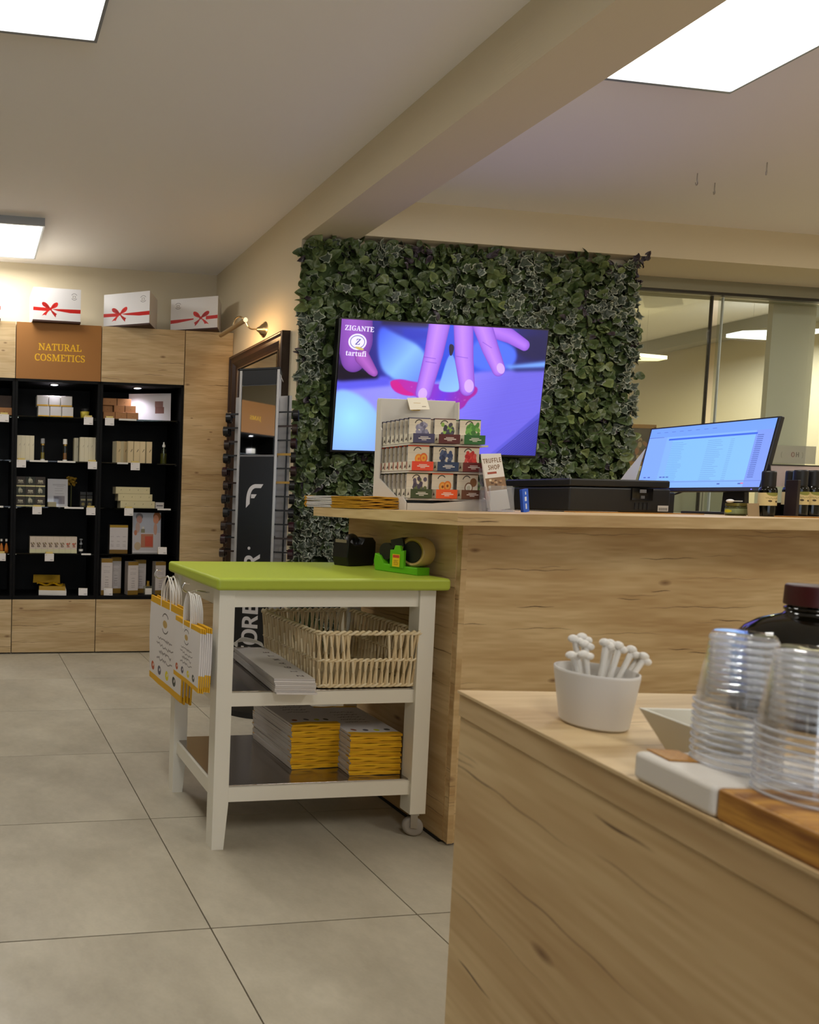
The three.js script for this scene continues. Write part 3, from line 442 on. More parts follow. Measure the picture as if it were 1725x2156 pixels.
// shelf 5
{
  const t = thing('gift_set', 'open white gift box lined with gold satin on the lowest shelf', 'gift box', [0.6, ON(4), -4.8], -0.12);
  part(t, 'tray', box(0.2, 0.035, 0.16), PAPER, [0.015, 0.0175, 0]); part(t, 'insert', box(0.19, 0.03, 0.15), GOLD, [0.012, 0.05, 0]);
  const sat = new THREE.PlaneGeometry(0.19, 0.13, 18, 12); sat.rotateX(-Math.PI / 2); const p = sat.attributes.position; for (let i = 0; i < p.count; i++) p.setY(i, 0.012 * vnoise(p.getX(i) * 40 + 9, p.getZ(i) * 40 + 9, 64, 64, 12) + 0.008 * Math.sin(p.getX(i) * 60)); sat.computeVertexNormals();
  part(t, 'satin_lining', sat, std(0xc99a16, 0.3, { side: THREE.DoubleSide }), [-0.005, 0.067, -0.005]); part(t, 'lid', box(0.2, 0.006, 0.12), std(0xb8902c, 0.45), [-0.03, 0.098, -0.09], [0.35, 0, 0]);
}
[[1.005, -4.76, 0, 0.268, 'leftmost'], [1.09, -4.85, 0.1, 0.27, 'second, set further back'], [1.2, -4.77, 0.18, 0.245, 'third'], [1.285, -4.86, 0, 0.25, 'fourth, behind the square perfume bottle'], [1.412, -4.78, 0.15, 0.245, 'rightmost']].forEach(([x, z, k, h, w]) => single('banded_carton', `tall white carton with bronze bands on the lowest shelf, ${w}`, 'carton', box(0.082, h, 0.06), faces(PR.banded, std(0x8f857e, 0.7)), [x, ON(4) + h / 2, z], [0, k, 0], 'tall bronze-banded cartons'));
{
  const t = thing('perfume_bottle', 'square perfume bottle in front of the tall banded cartons', 'bottle', [1.32, ON(4), -4.74]);
  part(t, 'flask', rbox(0.062, 0.066, 0.03, 0.004), phys(0xe6e8d8, 0.04, { transmission: 0.9, thickness: 0 }), [0, 0.033, 0]); part(t, 'label', box(0.05, 0.046, 0.001), PAPER, [0, 0.028, 0.016]); part(t, 'collar', cyl(0.013, 0.013, 0.01, 16), GOLD, [0, 0.071, 0]); part(t, 'cap', cyl(0.01, 0.01, 0.026, 16), GOLD, [0, 0.09, 0]);
}
// leftmost cabinet, partly in view
single('soap_box', 'brown soap box on the top shelf at the left picture edge', 'box', rbox(0.12, 0.055, 0.08, 0.002, 1), faces(PR.soap, KRAFT), [0.235, ON(0) + 0.0275, -4.79]);
single('soap_box', 'dark brown box stacked on the soap box at the left picture edge', 'box', rbox(0.13, 0.085, 0.08, 0.002, 1), std(0x3a2a22, 0.7), [0.225, ON(0) + 0.098, -4.8]);
[[0.233, 'left'], [0.269, 'right']].forEach(([x, w]) => { const t = thing('oil_bottle', `small orange drop-shaped bottle with white cap at the left picture edge, ${w} one`, 'bottle', [x, ON(3), -4.77]); part(t, 'body', lathe([[0, 0], [0.014, 0], [0.015, 0.02], [0.011, 0.045], [0.006, 0.06], [0.006, 0.066]], 20), std(0xc9762a, 0.25)); part(t, 'cap', cyl(0.008, 0.008, 0.016, 14), PAPER, [0, 0.088, 0]); part(t, 'neck', cyl(0.006, 0.006, 0.016, 12), BLACK, [0, 0.073, 0]); });
// price cards hung over the shelf edges
[[0.235, 0, 'under the soap box at the left picture edge'], [0.836, 0, 'below the yellow tub'], [0.99, 0, 'below the brown soap boxes'], [0.361, 1, 'below the four left cartons'], [0.872, 1, 'below the cartons right of the spray bottles'], [1.187, 1, 'below the dashed cartons'], [0.479, 2, 'below the dark printed boxes'], [0.868, 2, 'below the two black jars'], [1.148, 2, 'below the flat cream cartons'], [0.228, 3, 'below the orange drop-shaped bottles'], [0.573, 3, 'below the herb cartons']].forEach(([x, k, w]) => {
  const t = thing('price_card', `small white price card ${w}`, 'price card', [x, ON(k), ZF + 0.001], rnd(-0.05, 0.05)); part(t, 'card', box(0.066, 0.054, 0.0015), faces(PR.tag, PAPER), [0, -0.027, 0.002]); part(t, 'clip', box(0.05, 0.012, 0.03), std(0xd8c070, 0.6), [0, 0.006, -0.012]);
});
[[0.828, 4, 'beside the open gift box'], [1.415, 3, 'in front of the face poster'], [1.015, 4, 'in front of the leftmost banded carton']].forEach(([x, k, w]) => { const t = thing('price_card', `small white price card standing ${w}`, 'price card', [x, ON(k), -4.715], -0.15); part(t, 'card', box(0.064, 0.052, 0.0015), faces(PR.tag, PAPER), [0, 0.026, 0], [-0.2, 0, 0]); part(t, 'back_fold', box(0.064, 0.052, 0.0015), std(0xd8c070, 0.7), [0, 0.026, -0.014], [0.2, 0, 0]); });
[[0.488, 1, 0.13, 'below the left spray bottle'], [0.688, 1, 0.13, 'below the right spray bottle'], [1.13, 0, 0.13, 'below the soap stack'], [1.1, 1, 0.08, 'below the dashed cartons'], [0.75, 2, 0.14, 'in front of the information card'], [1.42, 2, 0.1, 'below the tiny salve box'], [0.846, 3, 0.07, 'beside the pump bottle'], [0.19, 2, 0.1, 'at the left picture edge']].forEach(([x, k, w, s]) => single('shelf_strip', `narrow white label strip on the shelf edge ${s}`, 'label strip', box(w, 0.012, 0.004), PAPER, [x, ON(k) - 0.005, ZF - 0.028]));
// gift boxes on top of the cabinets
function bow(g, x, y, s) {   // printed satin bow: two loops, two tails, a knot
  g.save(); g.translate(x, y); g.scale(s, 1);
  const loop = (c, pts) => { g.fillStyle = c; g.beginPath(); g.moveTo(0, 0); for (let i = 0; i < pts.length; i += 3) g.bezierCurveTo(...pts[i], ...pts[i + 1], ...pts[i + 2]); g.closePath(); g.fill(); };
  loop('#b3130c', [[-10, -30], [-40, -62], [-64, -52], [-74, -44], [-66, -26], [-52, -18], [-36, -8], [-16, -2], [0, 0]]); loop('#d3241a', [[6, -20], [20, -52], [52, -56], [68, -54], [62, -30], [52, -20], [36, -8], [16, -2], [0, 0]]);
  loop('#8e0c08', [[-14, -18], [-30, -36], [-46, -38], [-40, -26], [-20, -10], [0, 0]]); loop('#a8100a', [[10, -14], [24, -34], [44, -40], [36, -24], [18, -8], [0, 0]]);
  loop('#cf2116', [[-12, 6], [-44, 20], [-68, 58], [-52, 46], [-40, 48], [-34, 54], [-28, 34], [-12, 16], [0, 0]]); loop('#b0120b', [[12, 8], [30, 26], [54, 36], [46, 44], [44, 56], [46, 66], [26, 48], [8, 26], [0, 0]]);
  g.fillStyle = '#c21a10'; g.beginPath(); g.ellipse(0, 0, 13, 12, 0, 0, 7); g.fill(); g.restore();
}
{
  const front = printed(384, 260, (g, w, h) => {
    fill(g, w, h, '#e4e2e2'); g.fillStyle = '#c8170e';
    const poly = (pts, c) => { g.fillStyle = c; g.beginPath(); pts.forEach(([x, y], i) => (i ? g.lineTo(x, y) : g.moveTo(x, y))); g.closePath(); g.fill(); };
    poly([[0, 158], [130, 162], [130, 188], [0, 186]], '#cc1c12'); poly([[150, 170], [210, 166], [384, 162], [384, 194], [300, 194], [200, 182]], '#c4160f'); bow(g, 138, 170, 1);
    g.strokeStyle = '#8a8486'; g.lineWidth = 4; g.beginPath(); g.arc(330, 60, 24, 3.6, 5.8); g.stroke(); g.beginPath(); g.arc(330, 62, 24, 0.5, 2.6); g.stroke(); g.strokeStyle = '#a39d94'; g.strokeRect(320, 54, 20, 18);
  }, 0.35);
  const mirrored = printed(384, 260, (g, w, h) => {
    fill(g, w, h, '#e4e2e2'); const poly = (pts, c) => { g.fillStyle = c; g.beginPath(); pts.forEach(([x, y], i) => (i ? g.lineTo(x, y) : g.moveTo(x, y))); g.closePath(); g.fill(); };
    poly([[0, 176], [190, 172], [190, 182], [60, 202], [0, 206]], '#c4160f'); poly([[290, 160], [384, 156], [384, 184], [290, 188]], '#cc1c12');
    bow(g, 248, 172, -1);
    g.strokeStyle = '#8a8486'; g.lineWidth = 4; g.beginPath(); g.arc(60, 60, 24, 3.6, 5.8); g.stroke(); g.beginPath(); g.arc(60, 62, 24, 0.5, 2.6); g.stroke(); g.strokeStyle = '#a39d94'; g.strokeRect(50, 54, 20, 18);
  }, 0.35);
  const boxAt = (label, x, z, k, m) => { const t = thing('ribbon_gift_box', label, 'gift box', [x, 2.351, z], k); const s = std(0xcfcac4, 0.6); part(t, 'carton', box(0.335, 0.222, 0.24), [s, s, s, s, m, s], [0, 0.123, 0]); part(t, 'base_rim', box(0.339, 0.012, 0.244), std(0x3a1c0e, 0.6), [0, 0.006, 0]); };
  boxAt('white gift box with a printed red ribbon cut by the left picture edge', 0.03, -4.79, 0, front);
  boxAt('white gift box with a printed red ribbon above the brown sign', 0.588, -4.775, 0.02, front);
  boxAt('white gift box with a printed red ribbon, turned, above the oak panel', 1.145, -4.77, -0.5, front);
  boxAt('white gift box with a printed red ribbon, turned, nearest the mirror wall', 1.645, -4.79, -0.47, mirrored);
}

// ---------------------------------------------------------------- mirror and picture lamp on the side wall
const MIRROR = std(0xe8ecea, 0.02, { metalness: 1 });
{
  const t = thing('wall_mirror', 'tall wall mirror in a dark brown moulded frame beside the leafy wall', 'mirror', [1.9, 0, -4.2375]);
  const z0 = -0.4, z1 = 0.42, y0 = 0.35, y1 = 2.16, prof = [[0, 0], [0.052, 0], [0.055, 0.012], [0.046, 0.028], [0.046, 0.05], [0.03, 0.075], [0.024, 0.095], [0.012, 0.1], [0, 0.1]];   // out from the wall, inwards
  const FR = std(0x2a1a14, 0.32), bead = std(0x6a5a4c, 0.3, { metalness: 0.4 });
  const side = (len) => { const g = extrude(prof.map(([a, b]) => [-a, b]), len); return g; };
  // each side is a mitred length of the same moulding
  const rail = (name, x, y, z, rx, len) => { const g = side(len), p = g.attributes.position; for (let i = 0; i < p.count; i++) { const w = p.getY(i), q = p.getZ(i); p.setZ(i, q < len / 2 ? q + w : q - w); } g.computeVertexNormals(); const m = part(t, name, g, FR, [x, y, z], [rx, 0, 0]); return m; };
  rail('frame_side', -0.0, y0, z0, 0, z1 - z0);                        // bottom
  const top = rail('frame_side', 0, y1, z1, Math.PI, z1 - z0);        // top
  rail('frame_side', 0, y1, z0, Math.PI / 2, y1 - y0);                // far upright
  rail('frame_side', 0, y0, z1, -Math.PI / 2, y1 - y0);               // near upright
  part(t, 'mirror_glass', box(0.006, y1 - y0 - 0.19, z1 - z0 - 0.19), MIRROR, [-0.012, (y0 + y1) / 2, (z0 + z1) / 2]);
  part(t, 'inner_bead', join([moved(box(0.006, 0.006, z1 - z0 - 0.19), -0.027, y1 - 0.098, (z0 + z1) / 2), moved(box(0.006, y1 - y0 - 0.19, 0.006), -0.027, (y0 + y1) / 2, z1 - 0.098), moved(box(0.006, y1 - y0 - 0.19, 0.006), -0.027, (y0 + y1) / 2, z0 + 0.098), moved(box(0.006, 0.006, z1 - z0 - 0.03), -0.054, y1 - 0.012, (z0 + z1) / 2)]), bead);
}
{
  const t = thing('picture_lamp', 'brass picture lamp on a curved arm above the mirror', 'wall lamp', [1.9, 2.252, -4.18]);
  const metal = std(0xc9b490, 0.25, { metalness: 1 });
  const rose = lathe([[0, 0.055], [0.012, 0.05], [0.02, 0.035], [0.036, 0.02], [0.04, 0.008], [0.05, 0.004], [0.052, 0]], 24); rose.rotateZ(Math.PI / 2);
  part(t, 'wall_rose', rose, metal, [0, 0, 0]);
  part(t, 'arm', tube([[-0.05, 0, 0], [-0.1, 0.004, 0.0], [-0.13, 0.045, 0.0], [-0.165, 0.075, 0.0], [-0.2, 0.06, 0.0], [-0.215, 0.01, 0.0]], 0.005, 40, 8), metal);
  const shadeG = new THREE.CylinderGeometry(0.015, 0.015, 0.4, 24, 1, true, 0.5 * Math.PI - 1.7, 3.4); shadeG.rotateX(Math.PI / 2); shadeG.rotateZ(Math.PI);
  const s = part(t, 'lamp_shade', shadeG, std(0xb09468, 0.35, { metalness: 0.5, side: THREE.DoubleSide }), [-0.225, -0.005, 0.02], [0, 0, 0.25]);
  for (const k of [-1, 1]) part(s, 'end_cap', cyl(0.015, 0.015, 0.004, 20), metal, [0, 0, k * 0.2], [Math.PI / 2, 0, 0]);
  part(t, 'bulb', cyl(0.009, 0.009, 0.34, 14), std(0xffffff, 0.5, { emissive: 0xffd9a0, emissiveIntensity: 5 }), [-0.225, -0.007, 0.02], [Math.PI / 2, 0, 0]);
  const l = new THREE.RectAreaLight(0xffc98a, 26, 0.34, 0.03); l.position.set(-0.212, -0.024, 0.02); l.lookAt(0, -0.5, 0.02); t.add(l);
  l.rotation.set(0, 0, 0); const dir = V(0.72, -0.55, 0).normalize(), zAx = dir.clone().negate(), xAx = V(0, 0, 1), yAx = zAx.clone().cross(xAx); l.quaternion.setFromRotationMatrix(new THREE.Matrix4().makeBasis(xAx, yAx, zAx));
}
// ---------------------------------------------------------------- sunglasses tower
const RK = { x: 1.545, z: -3.42, a: -0.5 };
{
  const t = thing('sunglasses_tower', 'black sunglasses display tower with a mirror and white F logo', 'display tower', [RK.x, 0, RK.z], RK.a);
  const face = printed(160, 1024, (g, w, h) => {
    fill(g, w, h, '#0c0c0d'); g.fillStyle = '#cfcbcb';
    const Y = (y) => h * (1 - (y - 0.1) / 1.27);                      // panel runs from 0.10 to 1.37 m
    g.save(); g.translate(72, Y(1.16)); g.scale(0.72, 0.66); g.beginPath(); g.moveTo(-50, 76); g.lineTo(-50, 30); g.quadraticCurveTo(-48, -76, 12, -80); g.lineTo(62, -80); g.lineTo(46, -54); g.lineTo(14, -54); g.quadraticCurveTo(-24, -52, -25, 30); g.lineTo(-25, 48); g.closePath(); g.fill(); g.beginPath(); g.moveTo(-18, -14); g.lineTo(20, -14); g.lineTo(4, 12); g.lineTo(-18, 12); g.closePath(); g.fill(); g.restore();
    g.font = 'bold 106px sans-serif'; g.textAlign = 'center'; [...'FOREVER'].forEach((c, i) => { g.save(); g.translate(112, Y([0.33, 0.41, 0.488, 0.56, 0.645, 0.73, 0.815][i])); g.rotate(-Math.PI / 2); g.fillText(c, 0, 0); g.restore(); });
    g.beginPath(); g.arc(58, Y(0.885), 7, 0, 7); g.fill();
  }, 0.3);
  const blk = std(0x0c0c0d, 0.35), grey = std(0xb9b6b4, 0.45), alu = std(0xc6c3c0, 0.3, { metalness: 0.7 });
  part(t, 'base_plate', cyl(0.2, 0.2, 0.03, 32), blk, [0, 0.015, 0]);
  part(t, 'core', box(0.176, 1.72, 0.176), grey, [0, 0.95, 0]);
  part(t, 'front_panel', box(0.17, 1.27, 0.008), faces(face, blk), [0, 0.735, 0.095]);
  part(t, 'mirror_panel', box(0.17, 0.36, 0.008), faces(MIRROR, blk), [0, 1.56, 0.095]);
  part(t, 'head_panel', box(0.17, 0.075, 0.01), blk, [0, 1.7825, 0.095]);
  part(t, 'lid', rbox(0.205, 0.012, 0.205, 0.003), blk, [0, 1.826, 0]);
  for (const [sx, sz] of [[-1, -1], [-1, 1], [1, -1], [1, 1]]) part(t, 'corner_post', box(0.012, 1.76, 0.012), alu, [sx * 0.094, 0.94, sz * 0.094]);
  part(t, 'wing', box(0.06, 1.6, 0.006), grey, [0.13, 0.9, -0.03]); part(t, 'wing', box(0.03, 1.6, 0.006), grey, [-0.115, 0.9, -0.03]); part(t, 'holder_rail', box(0.008, 1.6, 0.006), blk, [0.143, 0.9, -0.02]);
  part(t, 'price_tag', box(0.002, 0.05, 0.035), PAPER, [0.105, 1.79, 0.03], [0, 0, 0.4]);
}
{
  const lensOutline = (k) => { const s = new THREE.Shape(); const w = 0.027 + 0.001 * (k % 3), h = 0.02 + 0.0015 * (k % 2); s.absellipse(0, 0, w, h, 0, Math.PI * 2); return s; };
  const make = (k, rim, lens, temple) => {     // front looks along +x, sides lie along z, temples run back along -x
    const t = new THREE.Group(); const g0 = new THREE.Shape(); const w = 0.034, h = 0.026; g0.absellipse(0, 0, w, h, 0, Math.PI * 2); g0.holes.push(lensOutline(k));
    const rimG = new THREE.ExtrudeGeometry(g0, { depth: 0.026, bevelEnabled: false, curveSegments: 10 }), lensG = new THREE.ExtrudeGeometry(lensOutline(k), { depth: 0.002, bevelEnabled: false, curveSegments: 10 });
    for (const s of [-1, 1]) { const r = part(t, 'rim', rimG, rim, [0, 0, s * 0.034], [0, Math.PI / 2, 0]); part(r, 'lens', lensG, lens, [0, 0, 0.02]); part(t, 'temple', box(0.07, 0.008 + 0.002 * (k % 3), 0.005), temple, [-0.034, 0.013, s * 0.066]); }
    part(t, 'bridge', box(0.02, 0.012, 0.014), rim, [0.013, 0.006, 0]); return t;
  };
  const kinds = [[BLACK, BLACKGLOSS, BLACK], [std(0x2b1a12, 0.3), std(0x140c08, 0.1), std(0x2b1a12, 0.3)], [std(0x151515, 0.3), std(0x0a0a0c, 0.1), std(0xa07a1c, 0.4)], [std(0x2a1015, 0.3), std(0x180a0c, 0.1), BLACK], [std(0x14141a, 0.3), std(0x0c0e16, 0.08), BLACK]].map((m, k) => make(k, ...m));
  for (const s of [1, -1]) for (let i = 0; i < 11; i++) {
    const k = s > 0 ? [0, 1, 3, 2, 3, 2, 0, 4, 3, 1, 3][i] : [4, 0, 1, 0, 3, 1, 4, 0, 1, 3, 1][i];
    const o = kinds[k].clone(); o.name = numbered('sunglasses'); o.userData = { label: `pair of dark sunglasses on the ${s > 0 ? 'right' : 'left'} side of the tower, ${ORD[i]} from the top`, category: 'sunglasses', group: `sunglasses on the ${s > 0 ? 'right' : 'left'} side of the tower` };
    const out = (s > 0 ? 0.166 : 0.15) + rnd(-0.006, 0.006), c = Math.cos(RK.a), n = Math.sin(RK.a);
    o.position.set(RK.x + s * out * c, (s > 0 ? 1.59 : 1.585) - i * 0.0735, RK.z - s * out * n); o.rotation.set(0, RK.a + (s > 0 ? 0 : Math.PI) + rnd(-0.05, 0.05), 0); scene.add(o);
  }
}

// ---------------------------------------------------------------- white kitchen cart with a green cover
const CX0 = 0.8, CX1 = 1.553, CZ0 = -2.02, CZ1 = -2.49;
{
  const cream = std(0xe4e0d2, 0.42), steel = std(0xb8b3ae, 0.2, { metalness: 1 });
  const t = thing('kitchen_cart', 'white wooden kitchen cart with steel shelves and a lime green top', 'cart', [0, 0, 0]);
  const legL = extrude([[0, 0], [0.038, 0], [0.05, 0.15], [0.05, 0.862], [0, 0.862]], 0.05, 0.0015), legR = extrude([[0, 0.09], [0.055, 0.09], [0.055, 0.862], [0, 0.862]], 0.05, 0.0015);
  part(t, 'leg', legL, cream, [CX0, 0, CZ0 - 0.05]); part(t, 'leg', legL, cream, [CX0, 0, CZ1]); part(t, 'leg', legR, cream, [CX1 - 0.055, 0, CZ0 - 0.05]); part(t, 'leg', legR, cream, [CX1 - 0.055, 0, CZ1]);
  const wx = CX1 - CX0 - 0.1, cx = (CX0 + CX1) / 2, cz = (CZ0 + CZ1) / 2, dz = CZ0 - CZ1 - 0.1;
  for (const z of [CZ0 - 0.018, CZ1 + 0.018]) { part(t, 'apron', box(wx, 0.062, 0.022), cream, [cx, 0.83, z]); part(t, 'middle_rail', box(wx, 0.044, 0.022), cream, [cx, 0.495, z]); part(t, 'lower_rail', box(wx, 0.048, 0.022), cream, [cx, 0.179, z]); }
  for (const x of [CX0 + 0.022, CX1 - 0.022]) { part(t, 'side_apron', box(0.022, 0.062, dz), cream, [x, 0.83, cz]); part(t, 'middle_side_rail', box(0.022, 0.044, dz), cream, [x, 0.495, cz]); part(t, 'lower_side_rail', box(0.022, 0.048, dz), cream, [x, 0.179, cz]); }
  for (const y of [0.204, 0.518]) part(t, 'steel_shelf', rbox(wx + 0.06, 0.006, CZ0 - CZ1 - 0.03, 0.002), steel, [cx, y, cz]);
  // padded cover: soft edges, a few folds along the front
  const topG = new RoundedBoxGeometry(0.803, 0.04, 0.525, 5, 0.011); { const p = topG.attributes.position; for (let i = 0; i < p.count; i++) { const x = p.getX(i), y = p.getY(i), z = p.getZ(i); p.setXYZ(i, x, y + (y < 0 ? 0.004 * (vnoise(x * 22 + 40, z * 22 + 40, 64, 64, 61) - 0.5) : 0.0012 * vnoise(x * 9 + 20, z * 9 + 20, 64, 64, 62)), z + (z > 0.25 ? 0.005 * (vnoise(x * 30 + 30, y * 30 + 9, 64, 64, 63) - 0.5) : 0)); } topG.computeVertexNormals(); }
  part(t, 'green_cover', topG, std(0xa9b83c, 0.42), [1.1795, 0.878, -2.2475]).userData.label = 'lime green cover with rolled edges';
  for (const z of [CZ0 - 0.025, CZ1 + 0.025]) {
    const c = part(t, 'caster', join([moved(box(0.03, 0.012, 0.03), 0, 0.085, 0), moved(box(0.003, 0.05, 0.022), -0.013, 0.058, 0), moved(box(0.003, 0.05, 0.022), 0.013, 0.058, 0)]), STEEL, [CX1 - 0.025, 0, z], [0, 1.25, 0]);
    part(c, 'wheel', (() => { const g = lathe([[0.006, -0.01], [0.024, -0.01], [0.032, -0.007], [0.034, 0], [0.032, 0.007], [0.024, 0.01], [0.006, 0.01]], 28); g.rotateZ(Math.PI / 2); return g; })(), std(0x9a948c, 0.5), [0, 0.035, 0]);
    part(c, 'wheel_hub', (() => { const g = new THREE.TorusGeometry(0.022, 0.0035, 8, 24); g.rotateY(Math.PI / 2); return g; })(), WHITE, [0, 0.035, 0]);
  }
  for (const [z, y] of [[-2.14, 0.83], [-2.505, 0.835]]) part(t, 'bag_hook', tube([[0.02, 0, 0], [-0.03, 0.005, 0], [-0.06, 0, 0], [-0.075, 0.012, 0], [-0.068, 0.03, 0], [-0.05, 0.03, 0]], 0.0028, 30, 6), CHROME, [0.79, y, z > -2.5 ? z : -2.475]);
}
// carrier bags hanging on the hooks
const bagPrint = (big) => printed(256, big ? 320 : 300, (g, w, h) => {
  fill(g, w, h, '#d8d3d0'); g.fillStyle = '#d6a20c'; g.fillRect(0, 0, w, h * 0.075); g.fillRect(0, h * 0.925, w, h * 0.075);
  g.strokeStyle = '#5a5450'; g.lineWidth = 4; const cy = h * 0.26; g.beginPath(); g.arc(128, cy - 14, 24, 3.5, 5.9); g.stroke(); g.beginPath(); g.arc(128, cy + 10, 24, 0.4, 2.7); g.stroke(); g.fillStyle = '#b99a5a'; g.beginPath(); g.ellipse(128, cy, 17, 14, 0, 0, 7); g.fill();
  [[70, 0.45, 116], [62, 0.53, 134], [84, 0.61, 96], [66, 0.69, 124]].forEach(([x, y, l], i) => scribble(g, x, h * y, l, '#8a8380', 4, i + 3));
  [['#b0522c', 34], ['#5a5660', 90], ['#d8c81c', 150], ['#4a4a40', 206]].forEach(([c, x]) => { g.fillStyle = c; g.beginPath(); g.ellipse(x, h * 0.83, 13, 17, 0, 0, 7); g.fill(); g.fillStyle = '#d8d3d0'; g.beginPath(); g.ellipse(x + 3, h * 0.82, 4, 7, 0.4, 0, 7); g.fill(); });
});
function hangingBag(label, pos, turn, w, h, d, mats, group, loop) {       // front looks along +z before turning, hangs from its two handles
  const t = thing('paper_bag', label, 'paper bag', pos, turn, group);
  const g = new THREE.BoxGeometry(w, h, d, 6, 4, 1), p = g.attributes.position; for (let i = 0; i < p.count; i++) p.setZ(i, p.getZ(i) * (0.55 + 0.45 * Math.cos(p.getY(i) / h * 2.6)) + 0.0016 * Math.sin(p.getX(i) * 30 + p.getY(i) * 19)); g.computeVertexNormals();
  part(t, 'body', g, mats, [0, 0, 0]);
  for (const s of [-1, 1]) part(t, 'handle', tube([[-w * 0.14, h / 2 - 0.03, s * d * 0.35], [-w * 0.13, h / 2 + loop * 0.5, s * d * 0.35], [-0.014, h / 2 + loop * 0.94, 0], [0, h / 2 + loop, 0], [0.014, h / 2 + loop * 0.94, 0], [w * 0.13, h / 2 + loop * 0.5, s * d * 0.35], [w * 0.14, h / 2 - 0.03, s * d * 0.35]], 0.0026, 30, 6), PAPER);
  return t;
}
{
  const edge = printed(16, 128, (g, w, h) => { fill(g, w, h, '#d8d3d0'); g.fillStyle = '#d6a20c'; g.fillRect(0, 0, w, 10); g.fillRect(0, h - 34, w, 34); }), front = { big: bagPrint(true), small: bagPrint(false) }, mats = (k) => [edge, edge, YELLOW, YELLOW, front[k], front[k]];
  for (let i = 0; i < 6; i++) hangingBag(`small white paper bag with yellow edges on the near cart hook, ${i ? `${ORD[i]} from the front` : 'the front one'}`, [0.737 + i * 0.0082, 0.626 - 0.002 * (i % 3), -2.138 - 0.003 * i], -Math.PI / 2 + 0.03, 0.236, 0.21, 0.0064, mats('small'), 'small bags on the near hook', 0.1 - 0.002 * i);
  for (let i = 0; i < 4; i++) hangingBag(`large white paper bag with yellow edges on the far cart hook, ${i ? `${ORD[i]} from the front` : 'the front one'}`, [0.7625 + i * 0.0105, 0.575 - 0.006 * (i % 2), -2.462 + 0.004 * i], -Math.PI / 2 + 0.05, 0.36, 0.34, 0.0095, mats('big'), 'large bags on the far hook', 0.1);
}
// flat piles of bags
function flatBag(k, w, h, d) { return cached(`fb${k},${w},${h},${d}`, () => { const g = new THREE.BoxGeometry(w, h, d, 8, 1, 6), p = g.attributes.position; for (let i = 0; i < p.count; i++) { const x = p.getX(i) / w, z = p.getZ(i) / d; p.setY(i, p.getY(i) + 0.0014 * Math.sin(x * 7 + k * 2.1) * (0.5 + z) + 0.0007 * Math.sin(x * 17 + k * 4)); p.setZ(i, p.getZ(i) + 0.0015 * Math.sin(k * 5 + x * 9)); } g.computeVertexNormals(); return g; }); }
{
  const topPrint = printed(200, 300, (g, w, h) => { fill(g, w, h, '#cfcac8'); g.fillStyle = '#d6a20c'; g.fillRect(0, h - 22, w, 22); g.fillRect(0, 0, w, 14); for (let i = 0; i < 5; i++) scribble(g, 50, 70 + i * 26, 100, '#6d6663', 3, i + 20); [['#8a4a2c', 36], ['#5a5660', 84], ['#b8b81c', 128], ['#4a4a40', 168]].forEach(([c, x]) => { g.fillStyle = c; g.beginPath(); g.ellipse(x, 256, 11, 9, 0, 0, 7); g.fill(); }); });
  const whiteSide = std(0xc9c3be, 0.8), ys = [std(0xd9a406, 0.6), std(0xe0ae10, 0.6), std(0xca9404, 0.6)];
  const pile = (n, x, z, w, d, h, turn, label, group) => { for (let i = 0; i < n; i++) { const q = ys[i % 3]; single('folded_bag', `flat yellow-edged bag, ${i === n - 1 ? 'topmost' : `${ORD[i]} from the bottom`} of the ${label} below the basket`, 'paper bag', flatBag(i % 5, w, h - 0.0006, d), [i % 2 ? whiteSide : q, whiteSide, topPrint, whiteSide, q, q], [x + rnd(-0.003, 0.003), 0.2085 + h * (i + 0.5), z + rnd(-0.002, 0.002)], [0, turn + rnd(-0.008, 0.008), 0], group); } };
  reseed(77); pile(20, 1.212, -2.29, 0.182, 0.3, 0.0079, 0.02, 'left pile', 'left pile of bags');
  pile(18, 1.4, -2.22, 0.186, 0.3, 0.0079, -0.03, 'right pile', 'right pile of bags');
  // long white bags beside the basket
  const letters = printed(160, 512, (g, w, h) => { fill(g, w, h, '#d6d0cc'); g.fillStyle = '#4a3c38'; g.font = 'bold 38px sans-serif'; g.textAlign = 'center'; g.save(); g.translate(132, 300); g.rotate(-Math.PI / 2); [...'ZIGANTE'].forEach((c, i) => g.fillText(c, -170 + i * 62, 0)); g.restore(); });
  const wh = std(0xc6c1bd, 0.75), wh2 = std(0xdad5d1, 0.75);
  reseed(79); for (let i = 0; i < 8; i++) single('long_paper_bag', `long white bottle bag lying beside the basket, ${i === 7 ? 'topmost, lettered' : `${ORD[i]} from the bottom`}`, 'paper bag', box(0.134, 0.0056, 0.44), [wh, wh, letters, wh, i % 2 ? wh : wh2, wh], [1.07 + (i ? rnd(-0.002, 0.002) : 0.006), 0.5225 + 0.0063 * (i + 0.5), -2.205 + (i ? rnd(-0.003, 0.003) : 0.006)], [0, -0.1 + rnd(-0.008, 0.008), 0], 'long white bags on the cart');
  for (let i = 0; i < 3; i++) single('bag_cord', `white twisted bag cord curling above the long bags, ${ORD[i]} one`, 'cord', tube([[1.03, 0.578, -2.41], [1.03 + 0.008 * i, 0.585 + 0.005 * i, -2.44], [1.07, 0.592 + 0.006 * i, -2.45], [1.12 + 0.01 * i, 0.586, -2.44], [1.135, 0.578, -2.4 - 0.006 * i]], 0.0028, 30, 6), PAPER, null, null, 'bag cords');
}
